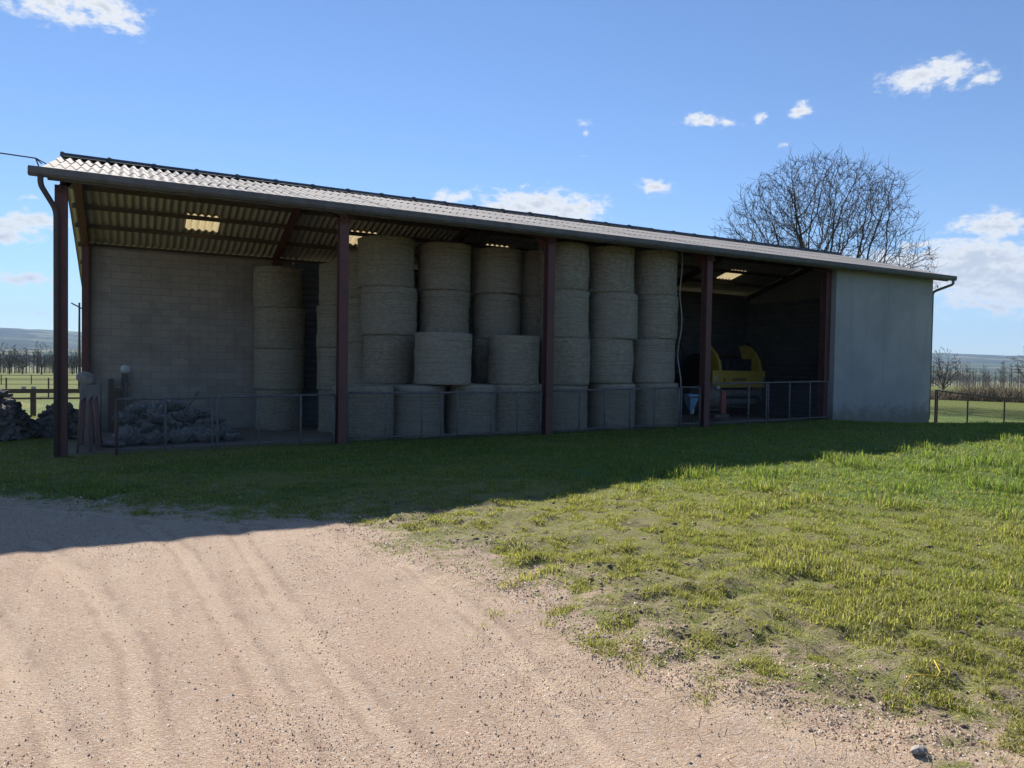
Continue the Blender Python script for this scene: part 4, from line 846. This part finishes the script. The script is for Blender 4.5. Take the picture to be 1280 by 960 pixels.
# trodden clods of earth in the worn turf
qc = np.random.default_rng(33); nc = 22000; azc = np.radians(view_az + qc.uniform(-36, 41, nc)); rc_ = 2.6 * (15 / 2.6) ** qc.random(nc); xc_ = CAM.x + rc_ * np.sin(azc); yc_ = CAM.y + rc_ * np.cos(azc); gc = gravel_d(xc_, yc_); pat = fbm(xc_ * 1.4, yc_ * 2.0, 123, 3)
okc = (gc < -.15) & (gc > -4.5) & (qc.random(nc) < sstep(.44, .56, pat) * np.exp(-((gc + 1.2) / 1.9) ** 2)); xc_, yc_ = xc_[okc], yc_[okc]; nc = len(xc_); sz = .005 + .015 * qc.random(nc) ** 2.5
import bmesh
bmc = bmesh.new(); bmesh.ops.create_icosphere(bmc, subdivisions=1, radius=1); bmc.verts.ensure_lookup_table(); bv = np.array([v.co[:] for v in bmc.verts]); bf = np.array([[v.index for v in f.verts] for f in bmc.faces]); bmc.free()
ac = qc.uniform(0, 6.28, nc); ca, sa = np.cos(ac)[:, None], np.sin(ac)[:, None]; P = bv[None] * qc.uniform(.6, 1.35, (nc, len(bv), 1)) * np.stack([sz * qc.uniform(1, 2.2, nc), sz, sz * .62], 1)[:, None]; P = np.stack([P[..., 0] * ca - P[..., 1] * sa, P[..., 0] * sa + P[..., 1] * ca, P[..., 2]], -1) + np.stack([xc_, yc_, gh(xc_, yc_) + sz * .1], 1)[:, None]
me = np_mesh('earth_clods', P.reshape(-1, 3), (bf[None] + (np.arange(nc) * len(bv))[:, None, None]).reshape(-1, 3), 'clod', True); print('clods', nc)
tag(link('earth_clods', me), 'trodden dark clods of earth in the worn grass', 'clods', None, 'stuff')
# loose stones on and beside the track
q = np.random.default_rng(8); n = 5200; az = np.radians(view_az + q.uniform(-41, 41, n)); r_ = 2.0 * (14 / 2.0) ** q.random(n); x = CAM.x + r_ * np.sin(az); y = CAM.y + r_ * np.cos(az); g = gravel_d(x, y)
ok = (g > -.9) & (q.random(n) < .85); x, y = x[ok], y[ok]; n = len(x); s = .0025 + .011 * q.random(n) ** 6; z = gh(x, y) + s * .2
oct_ = np.array([(1, 0, 0), (-.9, .1, 0), (0, 1, .1), (.1, -1, 0), (0, .1, .8), (0, 0, -.8)]); of = np.array([(0, 2, 4), (2, 1, 4), (1, 3, 4), (3, 0, 4), (2, 0, 5), (1, 2, 5), (3, 1, 5), (0, 3, 5)])
jit = q.uniform(.7, 1.3, (n, 6, 1)); an = q.uniform(0, 6.28, n); ca, sa = np.cos(an)[:, None], np.sin(an)[:, None]; P = oct_[None] * jit; P = np.stack([P[..., 0] * ca - P[..., 1] * sa, P[..., 0] * sa + P[..., 1] * ca, P[..., 2]], -1) * s[:, None, None] + np.stack([x, y, z], 1)[:, None]
me = np_mesh('gravel_stones', P.reshape(-1, 3), (of[None] + (np.arange(n) * 6)[:, None, None]).reshape(-1, 3), 'stone'); me.materials.append(MATS['dark_stone']); mi = np.repeat((q.random(n) < .35).astype(np.int32), 8); me.polygons.foreach_set('material_index', mi)
tag(link('gravel_stones', me), 'loose small stones scattered over the gravel track', 'gravel', None, 'stuff')
q = np.random.default_rng(18); n = 90000; az = np.radians(view_az + q.uniform(-38, 40, n)); u_ = q.random(n); r_ = (2.3 ** -.3 + u_ * (15 ** -.3 - 2.3 ** -.3)) ** (1 / -.3); x = CAM.x + r_ * np.sin(az); y = CAM.y + r_ * np.cos(az); g = gravel_d(x, y); pt = fbm(x * 1.7, y * 1.1, 57, 3)
ok = (q.random(n) < sstep(-.9, .3, g) * (.18 + .82 * sstep(.38, .56, pt))); x, y, r_ = x[ok], y[ok], r_[ok]; n = len(x); s = (.0024 + .006 * q.random(n) ** 3 + .0006 * r_); z = gh(x, y) + .004
pyr = np.array([(1, .2, -.5), (-.2, 1, -.5), (-1, -.1, -.5), (.1, -1, -.5), (.1, .1, .75)]); pf = np.array([(0, 1, 4), (1, 2, 4), (2, 3, 4), (3, 0, 4)])
P = pyr[None] * q.uniform(.6, 1.4, (n, 5, 3)); an = q.uniform(0, 6.28, n); ca, sa = np.cos(an)[:, None], np.sin(an)[:, None]; P = np.stack([P[..., 0] * ca - P[..., 1] * sa, P[..., 0] * sa + P[..., 1] * ca, P[..., 2]], -1) * s[:, None, None] + np.stack([x, y, z], 1)[:, None]
me = np_mesh('grit', P.reshape(-1, 3), (pf[None] + (np.arange(n) * 5)[:, None, None]).reshape(-1, 3), 'grit'); pal = np.array([(.52, .40, .29), (.40, .28, .20), (.25, .165, .125), (.66, .57, .46), (.19, .135, .105), (.46, .33, .25)]); color_attr(me, 'tint', np.repeat(pal[q.choice(6, n, p=[.20, .26, .22, .12, .08, .12])] * q.uniform(.8, 1.2, n)[:, None], 5, 0)); print('grit', n)
tag(link('grit', me), 'fine reddish grit strewn over the track surface', 'grit', None, 'stuff')
o = tag(link('flat_stone', rock_mesh('flat_stone', 12, 'stone', .05), None, (4.06, -13.2, ghf(4.06, -13.2) + .015)), 'pale flat stone at the edge of grass and gravel', 'stone'); o.scale = (1.0, .7, .5)
tw = [(4.55, -12.80), (4.64, -12.78), (4.72, -12.80), (4.80, -12.82), (4.86, -12.80), (4.90, -12.74), (4.93, -12.76), (4.91, -12.82), (4.86, -12.84)]
tag(MB().tube([(a, b, ghf(a, b) + .035 + .008 * (k % 2)) for k, (a, b) in enumerate(tw)], .0035, 6).build('baling_twine', 'yellow_twine', smooth=True), 'piece of yellow baling twine curled on the grass', 'twine')

# ------------------------------------------------------------------ haze
def m_haze():
    m = bpy.data.materials.new('haze'); m.use_nodes = True; nt = m.node_tree; nt.nodes.clear(); out = N(nt, 'ShaderNodeOutputMaterial'); v = N(nt, 'ShaderNodeVolumePrincipled')
    v.inputs['Color'].default_value = (.48, .70, 1.0, 1); v.inputs['Density'].default_value = 6e-5; v.inputs['Anisotropy'].default_value = 0.0; L(nt, v.outputs[0], out.inputs['Volume']); return m
HAZE = True
if HAZE:
    MATS['haze'] = m_haze(); o = MB().box(-16000, 16000, -16000, 16000, -90, 900).build('haze', 'haze'); tag(o, 'thin pale blue haze over the valley and hills', 'haze', None, 'stuff')
